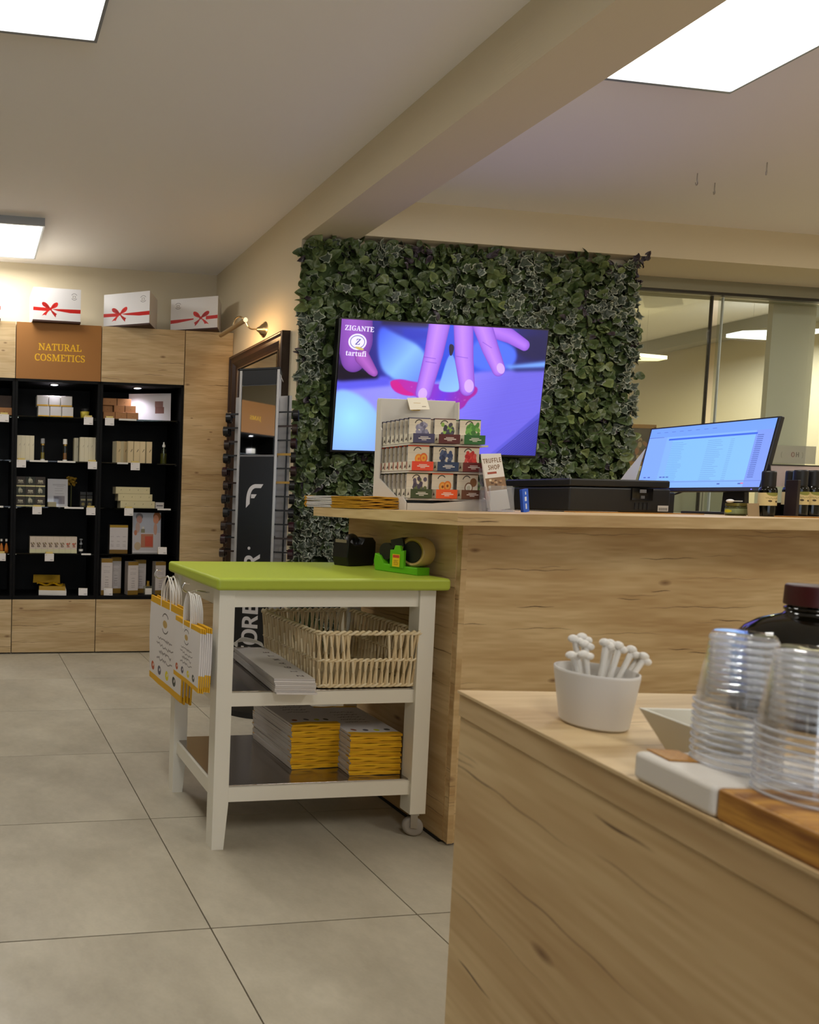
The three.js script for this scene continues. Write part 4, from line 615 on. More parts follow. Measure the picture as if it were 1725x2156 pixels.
// wicker basket
{
  const t = thing('wicker_basket', 'pale wicker basket with a handle opening on the middle cart shelf', 'basket', [1.328, 0.523, -2.235]);
  const cane = [std(0xe0cca2, 0.6), std(0xd6c096, 0.6), std(0xe8d8b4, 0.6), std(0xcab287, 0.6)];
  const W = 0.355, D = 0.41, H = 0.19, N = 150, R = 0.03;
  const ring = (u, y) => { const k = 1 + 0.06 * y / H, w = W / 2 * k - R, d = D / 2 * k - R, L = [2 * w, Math.PI * R / 2, 2 * d, Math.PI * R / 2, 2 * w, Math.PI * R / 2, 2 * d, Math.PI * R / 2]; let s = ((u % 1) + 1) % 1 * L.reduce((a, b) => a + b); let i = 0; while (s > L[i]) { s -= L[i]; i++; } const a = (s / R); switch (i) { case 0: return [-w + s, d + R]; case 1: return [w + R * Math.sin(a), d + R * Math.cos(a)]; case 2: return [w + R, d - s]; case 3: return [w + R * Math.cos(a), -d - R * Math.sin(a)]; case 4: return [w - s, -d - R]; case 5: return [-w - R * Math.sin(a), -d - R * Math.cos(a)]; case 6: return [-w - R, -d + s]; default: return [-w - R * Math.cos(a), d + R * Math.sin(a)]; } };
  part(t, 'base', rbox(W - 0.01, 0.006, D - 0.01, 0.002), cane[3], [0, 0.006, 0]);
  const hole = (u, y) => { const [x, z] = ring(u, y); return z > D / 2 - 0.02 && x > -0.062 && x < 0.066; };
  const rodG = new THREE.CylinderGeometry(0.0047, 0.0047, 1, 5, 1);
  const rod = (u0, y0, u1, y1, c) => { const [x0, z0] = ring(u0, y0), [x1, z1] = ring(u1, y1), a = V(x0, y0, z0), b = V(x1, y1, z1), m = part(t, 'cane', rodG, c); m.position.copy(a).add(b).multiplyScalar(0.5); m.quaternion.setFromUnitVectors(V(0, 1, 0), b.clone().sub(a).normalize()); m.scale.y = a.distanceTo(b); };
  reseed(13);
  for (let i = 0; i < N; i++) { const u = i / N, j = rnd(-0.0025, 0.0025), lean = (i % 2 ? 0.007 : -0.004); rod(u, 0.012, u + lean + j, 0.1, cane[i % 4]); if (!hole(u + lean, 0.14)) rod(u + lean + j, 0.1, u + j, H - 0.006, cane[(i + 1) % 4]); }
  const braid = (y, r, name, skip) => { for (let s = 0; s < 2; s++) { const pts = []; for (let i = 0; i < 240; i++) { const u = i / 240, [x, z] = ring(u, y), a = i * 0.9 + s * Math.PI, n = V(x, 0, z).normalize(); pts.push(V(x + n.x * r * Math.cos(a), y + r * Math.sin(a), z + n.z * r * Math.cos(a))); } part(t, name, new THREE.TubeGeometry(new THREE.CatmullRomCurve3(pts, true), 480, r * 1.02, 5, true), cane[s ? 0 : 2]); } };
  braid(H, 0.0048, 'rim_braid'); braid(0.098, 0.0035, 'middle_braid'); braid(0.012, 0.0042, 'foot_braid');
}
// tape dispensers on the green top
{
  const b = thing('tape_dispenser', 'black desk tape dispenser at the back corner of the green top', 'tape dispenser', [1.492, 0.899, -2.4], 0.35);
  part(b, 'body', extrude([[-0.07, 0], [0.065, 0], [0.075, 0.02], [0.075, 0.085], [0.06, 0.1], [0.02, 0.1], [0.0, 0.075], [-0.04, 0.07], [-0.075, 0.09], [-0.08, 0.03]], 0.06, 0.004), std(0x0c0c0d, 0.4), [0, 0.004, -0.03]);
  part(b, 'tape_roll', (() => { const g = new THREE.TorusGeometry(0.026, 0.012, 10, 28); return g; })(), std(0x16130f, 0.4), [-0.02, 0.085, 0]); part(b, 'cutter', box(0.004, 0.012, 0.05), STEEL, [-0.078, 0.095, 0]);
  const g = thing('tape_gun', 'lime green packing tape dispenser with a brown tape roll', 'tape dispenser', [1.52, 0.899, -2.155], -1.33);
  const green = std(0x5eb010, 0.4);
  part(g, 'base', extrude([[-0.085, 0], [0.085, 0], [0.085, 0.02], [0.0, 0.02], [-0.05, 0.022], [-0.07, 0.05], [-0.088, 0.055], [-0.092, 0.03]], 0.055, 0.003), green, [0, 0.003, -0.0275]);
  part(g, 'holder', extrude([[-0.025, 0], [0.03, 0], [0.03, 0.06], [0.02, 0.055], [0.012, 0.075], [-0.005, 0.075], [-0.01, 0.06], [-0.025, 0.058]], 0.008, 0.0015), green, [0.005, 0.02, 0.024]);
  part(g, 'sticker', box(0.03, 0.044, 0.001), printed(64, 96, (c, w, h) => { fill(c, w, h, '#e6c20c'); c.fillStyle = '#c8402a'; c.fillRect(4, 6, 56, 22); for (const y of [50, 64, 78]) scribble(c, 12, y, 40, '#b88a0c', 3, y); }), [0.006, 0.044, 0.0345]);
  const roll = (r, w) => { const q = lathe([[0.038, -w], [r, -w], [r, w], [0.038, w], [0.038, -w]], 36); q.rotateX(Math.PI / 2); return q; };
  const r1 = part(g, 'tape_roll', roll(0.052, 0.024), std(0xb49a58, 0.25), [0.05, 0.077, -0.012]); part(r1, 'roll_core', (() => { const q = cyl(0.037, 0.037, 0.05, 28).clone(); q.rotateX(Math.PI / 2); return q; })(), BLACK);
  part(g, 'pressure_roller', (() => { const q = cyl(0.03, 0.03, 0.05, 24).clone(); q.rotateX(Math.PI / 2); return q; })(), BLACK, [-0.05, 0.072, -0.004]); part(g, 'cutter_guard', box(0.05, 0.03, 0.05), BLACK, [-0.005, 0.105, -0.004], [0, 0, 0.25]);
}

// ---------------------------------------------------------------- main counter
const TOP = 1.119;
{
  const t = thing('shop_counter', 'long oak shop counter with an overhanging worktop', 'counter', [0, 0, 0]);
  part(t, 'front_panel', mbox(4.5, 1.0725, 0.02, 0.3, 0.5), OAK, [3.85, 0.54625, -1.98]);
  part(t, 'side_panel', mbox(0.02, 1.0725, 0.63, 0.9, 0.15), OAK, [1.6075, 0.54625, -2.305]);
  part(t, 'front_edge', mbox(0.02, 1.0725, 0.004, 0.1, 0.8), OAK, [1.6075, 0.54625, -1.968]);
  part(t, 'inner_shelf', box(4.4, 0.02, 0.6), OAK_B, [3.83, 0.7, -2.32]);
  part(t, 'worktop', metric(slabPoly([[1.447, -1.805], [6.1, -1.805], [6.1, -2.9], [2.2, -2.9], [2.2, -2.64], [1.447, -2.64]], 1.0825, TOP), 0.2, 0.9), OAK, [0, 0, 0]);
  part(t, 'foot_strip', box(0.03, 0.01, 0.6), BLACK, [1.6075, 0.005, -2.3]);
}
// stand with boxed chocolates
{
  const card = std(0xd6d0c4, 0.6);
  const t = thing('chocolate_stand', 'white cardboard stand filled with boxed chocolates at the counter corner', 'display stand', [0, TOP, 0]);
  const sideG = extrude([[0, 0], [0.2, 0], [0.2, 0.43], [0.175, 0.43], [0.17, 0.32], [0.165, 0.31], [0.165, 0.12], [0.06, 0.05], [0.02, 0.05], [0.0, 0.03]], 0.005); sideG.rotateY(Math.PI / 2);
  part(t, 'side_wall', sideG, card, [1.597, 0, -2.26]); part(t, 'side_wall', sideG, card, [1.93, 0, -2.26]);
  part(t, 'back_board', rbox(0.335, 0.437, 0.006, 0.002), card, [1.7665, 0.2185, -2.458]);
  part(t, 'front_lip', extrude([[0, 0], [0.32, 0], [0.32, 0.042], [0.3, 0.05], [0.22, 0.036], [0.1, 0.026], [0, 0.026]], 0.004), card, [1.605, 0, -2.264]);
  part(t, 'floor_board', box(0.33, 0.004, 0.19), card, [1.7665, 0.004, -2.36]);
  const steps = part(t, 'step_tray', join([moved(box(0.32, 0.006, 0.19), 1.7665, 0.04, -2.36), moved(box(0.32, 0.006, 0.19), 1.7665, 0.1415, -2.36), moved(box(0.32, 0.006, 0.19), 1.7665, 0.2435, -2.36)]), card);
  const tag = thing('price_card', 'white price card clipped to the top of the chocolate stand', 'price card', [1.755, TOP + 0.437, -2.452]); part(tag, 'card', box(0.085, 0.052, 0.001), printed(96, 64, (g, w, h) => { fill(g, w, h, '#eee4cc'); g.fillStyle = '#a89a84'; g.fillRect(62, 46, 20, 5); }), [0.005, -0.018, 0.012], [-0.35, 0, 0.06]); part(tag, 'clip', box(0.03, 0.03, 0.012), std(0xd8b45a, 0.5), [0, -0.03, 0.006]);
  const fruit = [['lavender', '#4a4868', ['#8a869a', '#6d6a80', '#a09cb0']], ['blackberry', '#5c2626', ['#3a3a46', '#4e4a58', '#8ab04a']], ['mint', '#2f6a34', ['#4f8a3a', '#6fa84a', '#3f7030']], ['orange', '#e8482a', ['#f0902a', '#e86a2a', '#f2a83a']], ['blueberry', '#2c3e5e', ['#3c4a70', '#54607e', '#2c3450']], ['strawberry', '#6e2a26', ['#d83a30', '#c02a28', '#e0564a']], ['olive', '#3e4a26', ['#4a4050', '#5e5464', '#6a7040']], ['apricot', '#ee5a1e', ['#f0922a', '#e87a2a', '#f4a84a']], ['coconut', '#6a4028', ['#e6dcc0', '#8a6038', '#a07a48']]];
  const bandOf = (c) => printed(96, 40, (g, w, h) => { fill(g, w, h, c); g.fillStyle = '#e8e0d4'; g.fillRect(32, 13, 36, 3); g.fillRect(24, 19, 54, 4); g.fillRect(38, 26, 22, 3); });
  const thumb = printed(48, 40, (g, w, h) => { fill(g, w, h, '#d8d0bc'); g.fillStyle = '#4a3c34'; g.beginPath(); g.moveTo(14, 28); g.lineTo(26, 12); g.lineTo(34, 26); g.closePath(); g.fill(); });
  fruit.forEach(([name, band, cs], k) => {
    const r = Math.floor(k / 3), c = k % 3, cover = printed(112, 96, (g, w, h) => {
      fill(g, w, h, '#ded2ba'); g.fillStyle = band; g.fillRect(0, 0, w, 4); g.strokeStyle = '#c8bca4'; for (const y of [30, 56]) { g.beginPath(); g.moveTo(0, y); g.lineTo(w, y); g.stroke(); }
      if (name === 'coconut') { g.fillStyle = '#8a5a30'; g.beginPath(); g.arc(88, 34, 18, 0, 7); g.fill(); g.fillStyle = '#7a5230'; g.beginPath(); g.arc(64, 56, 22, 0, 7); g.fill(); g.fillStyle = '#efe8d4'; g.beginPath(); g.arc(64, 56, 17, 0, 7); g.fill(); g.fillStyle = '#cfc8ac'; g.beginPath(); g.arc(64, 57, 10, 0, 7); g.fill(); }
      else if (name === 'orange' || name === 'apricot') { for (const [x, y, q, i] of [[58, 54, 20, 0], [84, 50, 20, 1]]) { g.fillStyle = cs[i]; g.beginPath(); g.arc(x, y, q, 0, 7); g.fill(); g.fillStyle = cs[2]; g.beginPath(); g.arc(x, y, q * 0.7, 0, 7); g.fill(); g.fillStyle = name === 'apricot' ? '#8a4a1c' : cs[1]; g.beginPath(); g.arc(x, y, q * 0.28, 0, 7); g.fill(); } }
      else for (let i = 0; i < 26; i++) { g.fillStyle = cs[i % 3]; g.beginPath(); g.ellipse(70 + (hash(i, k, 61) - 0.5) * 58, 46 + (hash(i, k, 62) - 0.5) * 46, 9, name === 'mint' ? 14 : 9, hash(i, k, 63) * 3, 0, 7); g.fill(); }
      g.strokeStyle = '#3a322a'; g.lineWidth = 4; g.beginPath(); g.arc(52, 30, 22, 3.5, 5.6); g.stroke(); g.fillStyle = band; g.globalAlpha = 0.85; g.fillRect(0, 82, w, 14);
    });
    const spine = printed(16, 96, (g, w, h) => { fill(g, w, h, '#9a9690'); g.fillStyle = '#2c2430'; g.fillRect(0, 0, w, 7); g.fillStyle = band; g.fillRect(0, 66, w, 30); scribble(g, 4, 36, 8, '#5a5654', 2, k); }), side = std(name === 'orange' ? 0xa39a92 : 0x8f8a88, 0.7), foot = std(new THREE.Color(band).multiplyScalar(0.9), 0.7), bandM = bandOf(band), deep = c === 0 ? 7 : 3;
    for (let i = 0; i < deep; i++) {
      const t2 = thing('chocolate_box', `${name} flavoured boxed chocolate in the counter stand, ${i ? `${ORD[i]} from the front` : 'front one'}`, 'chocolate box', [1.651 + c * 0.1025, TOP + 0.0441 + (2 - r) * 0.1017, -2.2585 - i * 0.026], 0, `${name} chocolate boxes`);
      part(t2, 'card_back', box(0.086, 0.088, 0.008), [spine, spine, foot, foot, cover, side], [0, 0.05, -0.02]);
      part(t2, 'carton_foot', box(0.086, 0.0335, 0.0255), [thumb, thumb, PAPER, foot, bandM, foot], [0, 0.0172, -0.0032]);
    }
  });
}
// brochures in a clear holder
{
  const t = thing('brochure_holder', 'clear plastic holder beside the chocolate stand', 'brochure holder', [1.915, TOP, -2.2], 0.1);
  const clear = phys(0xf4f6fa, 0.04, { transmission: 0.92, thickness: 0 });
  part(t, 'front_pocket', box(0.105, 0.095, 0.002), clear, [0, 0.048, 0.022], [-0.15, 0, 0]); part(t, 'back_plate', box(0.105, 0.16, 0.002), clear, [0, 0.08, -0.02], [-0.15, 0, 0]); for (const s of [-1, 1]) part(t, 'side_plate', box(0.002, 0.09, 0.045), clear, [s * 0.052, 0.046, 0.0]); part(t, 'foot_plate', box(0.105, 0.003, 0.06), clear, [0, 0.0015, 0]);
  const pr = printed(128, 256, (g, w, h) => { fill(g, w, h, '#e2dcd2'); g.fillStyle = '#7a5a3a'; g.font = 'bold 30px sans-serif'; g.fillText('TRUFFLE', 4, 34, 120); g.fillText('SHOP', 30, 66, 90); g.fillStyle = '#a04a34'; g.fillRect(20, 76, 60, 10); g.fillStyle = '#8a6a4c'; g.fillRect(0, 104, w, 60); for (let i = 0; i < 14; i++) { g.fillStyle = ['#5a3c28', '#b08a64', '#d8c8a8'][i % 3]; g.fillRect(hash(i, 2, 66) * 110, 104 + hash(i, 3, 66) * 50, 16, 10); } g.fillStyle = '#d8d0c4'; g.fillRect(0, 170, w, 86); });
  for (let i = 0; i < 3; i++) single('brochure', `folded truffle brochure in the clear holder, ${ORD[i]} from the front`, 'brochure', box(0.088, 0.2, 0.0035), faces(pr, PAPER), [1.907 + (i - 1) * 0.003, TOP + 0.106 + i * 0.004, -2.196 - i * 0.007], [-0.15, 0.1, 0.13 - 0.03 * i], 'brochures');
  single('blue_leaflet', 'small standing blue leaflet card on the counter', 'leaflet', box(0.03, 0.085, 0.01), faces(printed(48, 128, (g, w, h) => { fill(g, w, h, '#2a62d8'); g.fillStyle = '#d8e4f8'; g.font = 'bold 26px sans-serif'; g.save(); g.translate(16, 110); g.rotate(-Math.PI / 2); g.fillRect(0, 4, 30, 10); g.fillRect(44, 0, 24, 16); g.fillRect(80, 6, 16, 8); g.restore(); }), std(0x1c4cb8, 0.4)), [2.02, TOP + 0.0425, -2.19], [0.0, 0.2, 0.16]);
}
// flat bags on the counter corner
{
  const w = std(0xdcd6d2, 0.75), y = std(0xc48c08, 0.65);
  for (let i = 0; i < 8; i++) { const t = thing('counter_bag', `flat white bag with yellow ends on the counter corner, ${i === 7 ? 'topmost' : `${ORD[i]} from the bottom`}`, 'paper bag', [1.53, TOP + 0.0058 * (i + 0.5) + 0.0012, -2.5 + rnd(-0.005, 0.005)], rnd(-0.02, 0.02), 'flat bags on the counter'); part(t, 'sheet', flatBag(i % 5, 0.17, 0.0036, 0.2), w, [0, 0, -0.1]); part(t, 'yellow_end', flatBag((i + 2) % 5, 0.171, 0.004, 0.2), y, [0, 0, 0.1]); part(t, 'yellow_tail', flatBag(i % 5, 0.17, 0.0046, 0.018), y, [0, 0, -0.209]); }
}
// printer
{
  const t = thing('printer', 'black office printer with ink window on the counter', 'printer', [2.705, TOP, -2.62], 0);
  const b = std(0x060607, 0.5);
  part(t, 'body', rbox(0.48, 0.1, 0.34, 0.008), b, [0, 0.055, 0]); part(t, 'scanner_lid', rbox(0.478, 0.032, 0.335, 0.007), std(0x08080a, 0.42), [0, 0.124, 0]); part(t, 'control_panel', box(0.1, 0.05, 0.006), BLACKGLOSS, [0.1, 0.08, 0.171]);
  part(t, 'display', box(0.03, 0.014, 0.002), std(0x6a6c70, 0.3), [0.1, 0.093, 0.175]); part(t, 'button', box(0.018, 0.012, 0.002), std(0x55575a, 0.3), [0.1, 0.068, 0.175]);
  for (let i = 0; i < 4; i++) part(t, 'ink_window', box(0.012, 0.028, 0.002), std(0x2a2b2e, 0.2), [0.075 + i * 0.02, 0.03, 0.171]); part(t, 'label', box(0.05, 0.024, 0.001), printed(64, 32, (g, w, h) => { fill(g, w, h, '#c8c4bc'); g.fillStyle = '#55524e'; for (let i = 0; i < 16; i++) g.fillRect(4 + i * 3.5, 12, 1 + (i % 3), 16); }), [0.205, 0.022, 0.171]);
  part(t, 'ink_tank', rbox(0.06, 0.09, 0.2, 0.005), b, [0.268, 0.046, 0.04]);
  single('paper_sheet', 'pale sheet leaning behind the printer at the left monitor edge', 'paper', extrude([[2.98, TOP], [3.08, TOP], [3.17, 1.25], [3.2, 1.36], [3.22, 1.425], [3.12, 1.305]], 0.002), std(0xb5aba6, 0.8), [0, 0, -2.81]);
  single('counter_mat', 'thin wooden mat under the printer', 'mat', box(0.6, 0.004, 0.05), OLIVE, [2.72, TOP + 0.002, -2.4]);
}
// monitor on its stand, facing the till side
{
  const t = thing('monitor', 'computer monitor with a bright blue window, tilted back on its stand', 'monitor', [3.31, TOP, -2.633], -1.604);
  const scr = printed(1024, 576, (g, w, h) => {
    fill(g, w, h, '#8abcff'); g.fillStyle = '#79a9ff'; g.fillRect(0, 0, w, 90); g.fillStyle = '#86b2ff'; g.fillRect(0, 90, 170, 486); g.fillStyle = '#82a2ff'; g.fillRect(900, 90, 124, 486); g.fillStyle = '#8ac8ff'; g.fillRect(230, 130, 670, 380);
    g.fillStyle = '#3a6cf0'; g.fillRect(190, 108, 720, 16); g.fillStyle = '#6f9ce4'; for (let i = 0; i < 22; i++) { g.fillRect(230, 150 + i * 17, 90 + hash(i, 1, 3) * 40, 3); g.fillRect(540, 150 + i * 17, 80 + hash(i, 2, 3) * 60, 3); g.fillRect(720, 150 + i * 17, 30, 3); g.fillStyle = '#4a62b8'; g.fillRect(915, 130 + i * 17, 44, 6); g.fillStyle = '#6f9ce4'; }
    g.fillStyle = '#4a60c0'; for (const [x, y] of [[40, 470], [80, 470], [40, 510], [80, 510], [60, 548], [190, 470], [220, 470], [250, 470], [700, 540], [860, 540]]) g.fillRect(x, y, 22, 10); g.fillStyle = '#e07ab0'; g.fillRect(880, 536, 20, 12); g.fillStyle = '#5a74d0'; g.fillRect(0, 86, 140, 5); g.fillRect(0, 520, w, 3); for (let i = 0; i < 8; i++) g.fillRect(60 + i * 70, 40, 34, 4);
  }, 0.3);
  const panel = new THREE.Group(); panel.name = 'display_panel'; panel.position.set(0, 0.264, 0); panel.rotation.x = -0.212; t.add(panel);
  part(panel, 'casing', rbox(0.545, 0.322, 0.02, 0.004), std(0x0d0d14, 0.35), [0, -0.005, -0.0115]);
  const sm = std(0x000000, 0.3, { emissive: 0xffffff, emissiveMap: scr.map, emissiveIntensity: 0.54 });
  part(panel, 'screen', box(0.527, 0.296, 0.002), faces(sm, BLACK), [0, 0, 0]);
  const l = new THREE.RectAreaLight(0x9cc8ff, 0.4, 0.5, 0.28); l.position.set(0, 0, 0.006); l.rotation.y = Math.PI; panel.add(l);
  part(panel, 'power_light', cyl(0.002, 0.002, 0.002, 8), std(0x8a7aff, 0.4, { emissive: 0x6a5aff, emissiveIntensity: 1.5 }), [0.235, -0.157, -0.001], [Math.PI / 2, 0, 0]);
  part(t, 'neck', extrude([[-0.045, 0], [0.045, 0], [0.035, 0.2], [-0.035, 0.2]], 0.02, 0.002), BLACK, [0.1, 0.01, -0.075]); part(t, 'base', rbox(0.24, 0.012, 0.2, 0.004), BLACK, [0.08, 0.006, -0.06]);
  part(t, 'cable', tube([[0.0, 0.16, -0.02], [-0.06, 0.12, -0.03], [-0.15, 0.09, -0.05], [-0.24, 0.08, -0.08]], 0.004, 30, 6), BLACK);
}
// things right of the monitor
{
  const t = thing('truffle_jar', 'small preserve jar with green label beside the monitor foot', 'jar', [3.03, TOP, -2.27]);
  part(t, 'glass', lathe([[0, 0], [0.03, 0], [0.032, 0.006], [0.032, 0.034], [0.028, 0.038]], 24), std(0x4a4c2a, 0.15)); part(t, 'label', cyl(0.0324, 0.0324, 0.02, 24, true), printed(128, 32, (g, w, h) => { fill(g, w, h, '#8a9468'); g.fillStyle = '#d8c81c'; g.beginPath(); g.arc(92, 16, 10, 0, 7); g.fill(); scribble(g, 10, 10, 60, '#3a4224', 3, 2); scribble(g, 10, 22, 50, '#3a4224', 3, 6); }), [0, 0.018, 0]); part(t, 'lid', cyl(0.032, 0.032, 0.012, 24), std(0x7a7238, 0.35, { metalness: 0.6 }), [0, 0.044, 0]);
  single('tasting_spoon', 'white plastic tasting spoon lying on the preserve jar', 'spoon', join([moved(new THREE.SphereGeometry(0.014, 12, 8).scale(1, 0.5, 0.8), -0.035, 0.0, 0), moved(box(0.07, 0.004, 0.006), 0.005, 0, 0)]), WHITE, [3.012, TOP + 0.058, -2.26], [0, 0.2, 0]);
  single('kraft_card', 'small tan card standing left of the single oil bottle', 'card', box(0.05, 0.05, 0.003), std(0xa08a68, 0.8), [3.015, TOP + 0.025, -2.2], [-0.1, 0, 0]);
  single('round_coaster', 'thin round wooden coaster lying by the bottles', 'coaster', cyl(0.06, 0.06, 0.004, 32), OLIVE, [3.06, TOP + 0.002, -2.09]);
  const lab = printed(256, 96, (g, w, h) => { fill(g, w, h, '#d8c48a'); g.fillStyle = '#8a8a3a'; g.beginPath(); g.ellipse(128, 0, 34, 26, 0, 0, 7); g.fill(); g.fillStyle = '#4a3c20'; for (const [x, y] of [[112, 62], [146, 66]]) { g.beginPath(); g.ellipse(x, y, 9, 7, 0.3, 0, 7); g.fill(); } scribble(g, 92, 42, 70, '#9a8a54', 3, 4); });
  lab.map.offset.x = 0.0;
  const makeOil = () => { const g = new THREE.Group(); const gl = std(0x0a0b06, 0.08), cap = std(0x0c0c0d, 0.45); part(g, 'glass', lathe([[0, 0], [0.024, 0], [0.026, 0.004], [0.026, 0.1], [0.024, 0.11], [0.015, 0.118], [0.013, 0.124]], 28), gl); part(g, 'label', cyl(0.0263, 0.0263, 0.05, 28, true), lab, [0, 0.067, 0], [0, Math.PI * 0.92, 0]); part(g, 'cap', lathe([[0.019, 0.114], [0.0205, 0.116], [0.0205, 0.17], [0.019, 0.176], [0, 0.176]], 24), cap); return g; };
  const proto = makeOil();
  [[3.075, -2.2, 'standing alone right of the monitor'], [3.19, -2.18, 'front left one in the dark stand'], [3.246, -2.18, 'second in the front row of the dark stand'], [3.302, -2.18, 'third in the front row of the dark stand'], [3.238, -2.238, 'left one in the back row of the dark stand'], [3.296, -2.238, 'right one in the back row of the dark stand']].forEach(([x, z, w]) => { const o = proto.clone(); o.name = numbered('oil_bottle_dark'); o.position.set(x, TOP + (x > 3.1 ? 0.006 : 0), z); o.userData = { label: `dark oil bottle with cream label, ${w}`, category: 'bottle', group: 'dark oil bottles' }; scene.add(o); });
  const c = thing('bottle_stand', 'dark brown wooden bottle stand holding oil bottles at the right edge', 'stand', [3.278, TOP, -2.21]);
  const dk = std(0x1e0f0a, 0.5); part(c, 'floor', box(0.28, 0.005, 0.125), dk, [0, 0.0025, 0]); part(c, 'end_panel', rbox(0.012, 0.142, 0.04, 0.002), dk, [-0.134, 0.071, 0.04]); part(c, 'end_panel', rbox(0.012, 0.142, 0.04, 0.002), dk, [0.134, 0.071, 0.04]); part(c, 'back_panel', box(0.256, 0.05, 0.008), dk, [0, 0.03, -0.058]);
  const s = thing('sign_holder', 'clear tilted sign holder with a thin dark frame behind the bottles', 'sign holder', [3.4, TOP, -2.32]);
  part(s, 'plate', box(0.3, 0.09, 0.003), phys(0xd8c8c8, 0.15, { transmission: 0.55, thickness: 0 }), [0, 0.165, 0], [-0.2, 0, 0]); part(s, 'frame', join([moved(box(0.3, 0.005, 0.006), 0, 0.21, -0.009), moved(box(0.005, 0.2, 0.006), -0.145, 0.11, 0, 0, 0, 0.15), moved(box(0.005, 0.2, 0.006), 0.145, 0.11, 0, 0, 0, -0.15), moved(box(0.3, 0.005, 0.05), 0, 0.0035, 0)]), BLACK);
}
// behind the glass: painting and low cupboard
{
  const t = thing('framed_painting', 'dark still life painting in a gold frame behind the glass', 'painting', [4.57, 1.575, -4.12]);
  const art = printed(200, 140, (g, w, h) => { fill(g, w, h, '#3a2e20'); for (let i = 0; i < 40; i++) { g.fillStyle = ['#6a4a2a', '#8a6a44', '#b89a74', '#4a4a30', '#a4643c'][i % 5]; g.beginPath(); g.ellipse(20 + hash(i, 1, 71) * 160, 50 + hash(i, 2, 71) * 80, 12, 9, hash(i, 3, 71) * 3, 0, 7); g.fill(); } });
  part(t, 'canvas', box(0.36, 0.24, 0.01), faces(art, BROWN), [0, 0, 0]); part(t, 'frame', join([moved(rbox(0.42, 0.03, 0.03, 0.005), 0, 0.13, 0.005), moved(rbox(0.42, 0.03, 0.03, 0.005), 0, -0.13, 0.005), moved(rbox(0.03, 0.26, 0.03, 0.005), -0.195, 0, 0.005), moved(rbox(0.03, 0.26, 0.03, 0.005), 0.195, 0, 0.005)]), std(0xa8741a, 0.35, { metalness: 0.6 }));
  const c = thing('office_cupboard', 'pale grey low cupboard with a slim dark handle behind the glass', 'cupboard', [4.95, 0, -4.3]);
  part(c, 'body', rbox(1.3, 1.4, 0.3, 0.004), std(0xb2b09a, 0.6), [0, 0.7, 0]); part(c, 'handle', box(0.012, 0.09, 0.012), BLACK, [0.04, 1.22, 0.156]); for (const x of [-0.22, 0.3]) part(c, 'door_gap', box(0.004, 1.36, 0.002), std(0x6a6858, 0.8), [x, 0.7, 0.1505]);
}

// ---------------------------------------------------------------- near counter with tasting things
const FT = 0.87;
{
  const t = thing('tasting_counter', 'near oak counter with pale worktop in the right foreground', 'counter', [0, 0, 0]);
  const A = [0.7334, -0.8948], B = [0.52, 0.4685], C = [2.0, 0.65], D = [2.2, -0.72];
  const inset = ([x, z], dx, dz) => [x + dx, z + dz];
  const body = metric(slabPoly([inset(A, 0.003, 0.003), inset(B, 0.003, 0), C, inset(D, 0, 0.003)], 0.0, FT - 0.0395), 0.4, 0.2);
  // grain follows the long side
  { const p = body.attributes.position, n = body.attributes.normal, uv = body.attributes.uv; for (let i = 0; i < p.count; i++) if (Math.abs(n.getY(i)) < 0.5) { const along = Math.abs(n.getX(i)) > 0.7 ? p.getZ(i) : p.getX(i); uv.setXY(i, along + 0.4, p.getY(i) + 0.35); } }
  part(t, 'body_panels', body, OAK);
  const slab = metric(slabPoly([inset(A, 0.0012, 0.0012), inset(B, 0.0012, 0), C, inset(D, 0, 0.0012)], FT - 0.038, FT - 0.003), 0.4, 0.2);
  { const p = slab.attributes.position, n = slab.attributes.normal, uv = slab.attributes.uv; for (let i = 0; i < p.count; i++) if (Math.abs(n.getY(i)) < 0.5) uv.setXY(i, (Math.abs(n.getX(i)) > 0.7 ? p.getZ(i) : p.getX(i)) + 1.1, p.getY(i) + 0.05); }
  part(t, 'worktop_edge', slab, OAK_B);
  part(t, 'worktop_laminate', metric(slabPoly([A, B, C, D], FT - 0.003, FT), 1.1, 0.45), OAK_B);
  part(t, 'edge_band', (() => { const dx = B[0] - A[0], dz = B[1] - A[1], len = Math.hypot(dx, dz), g = new THREE.BoxGeometry(0.002, 0.004, len); g.rotateY(Math.atan2(dx, dz)); g.translate((A[0] + B[0]) / 2 - 0.0008, FT - 0.002, (A[1] + B[1]) / 2); return metric(g, 0, 0.3); })(), OAK_B);
}
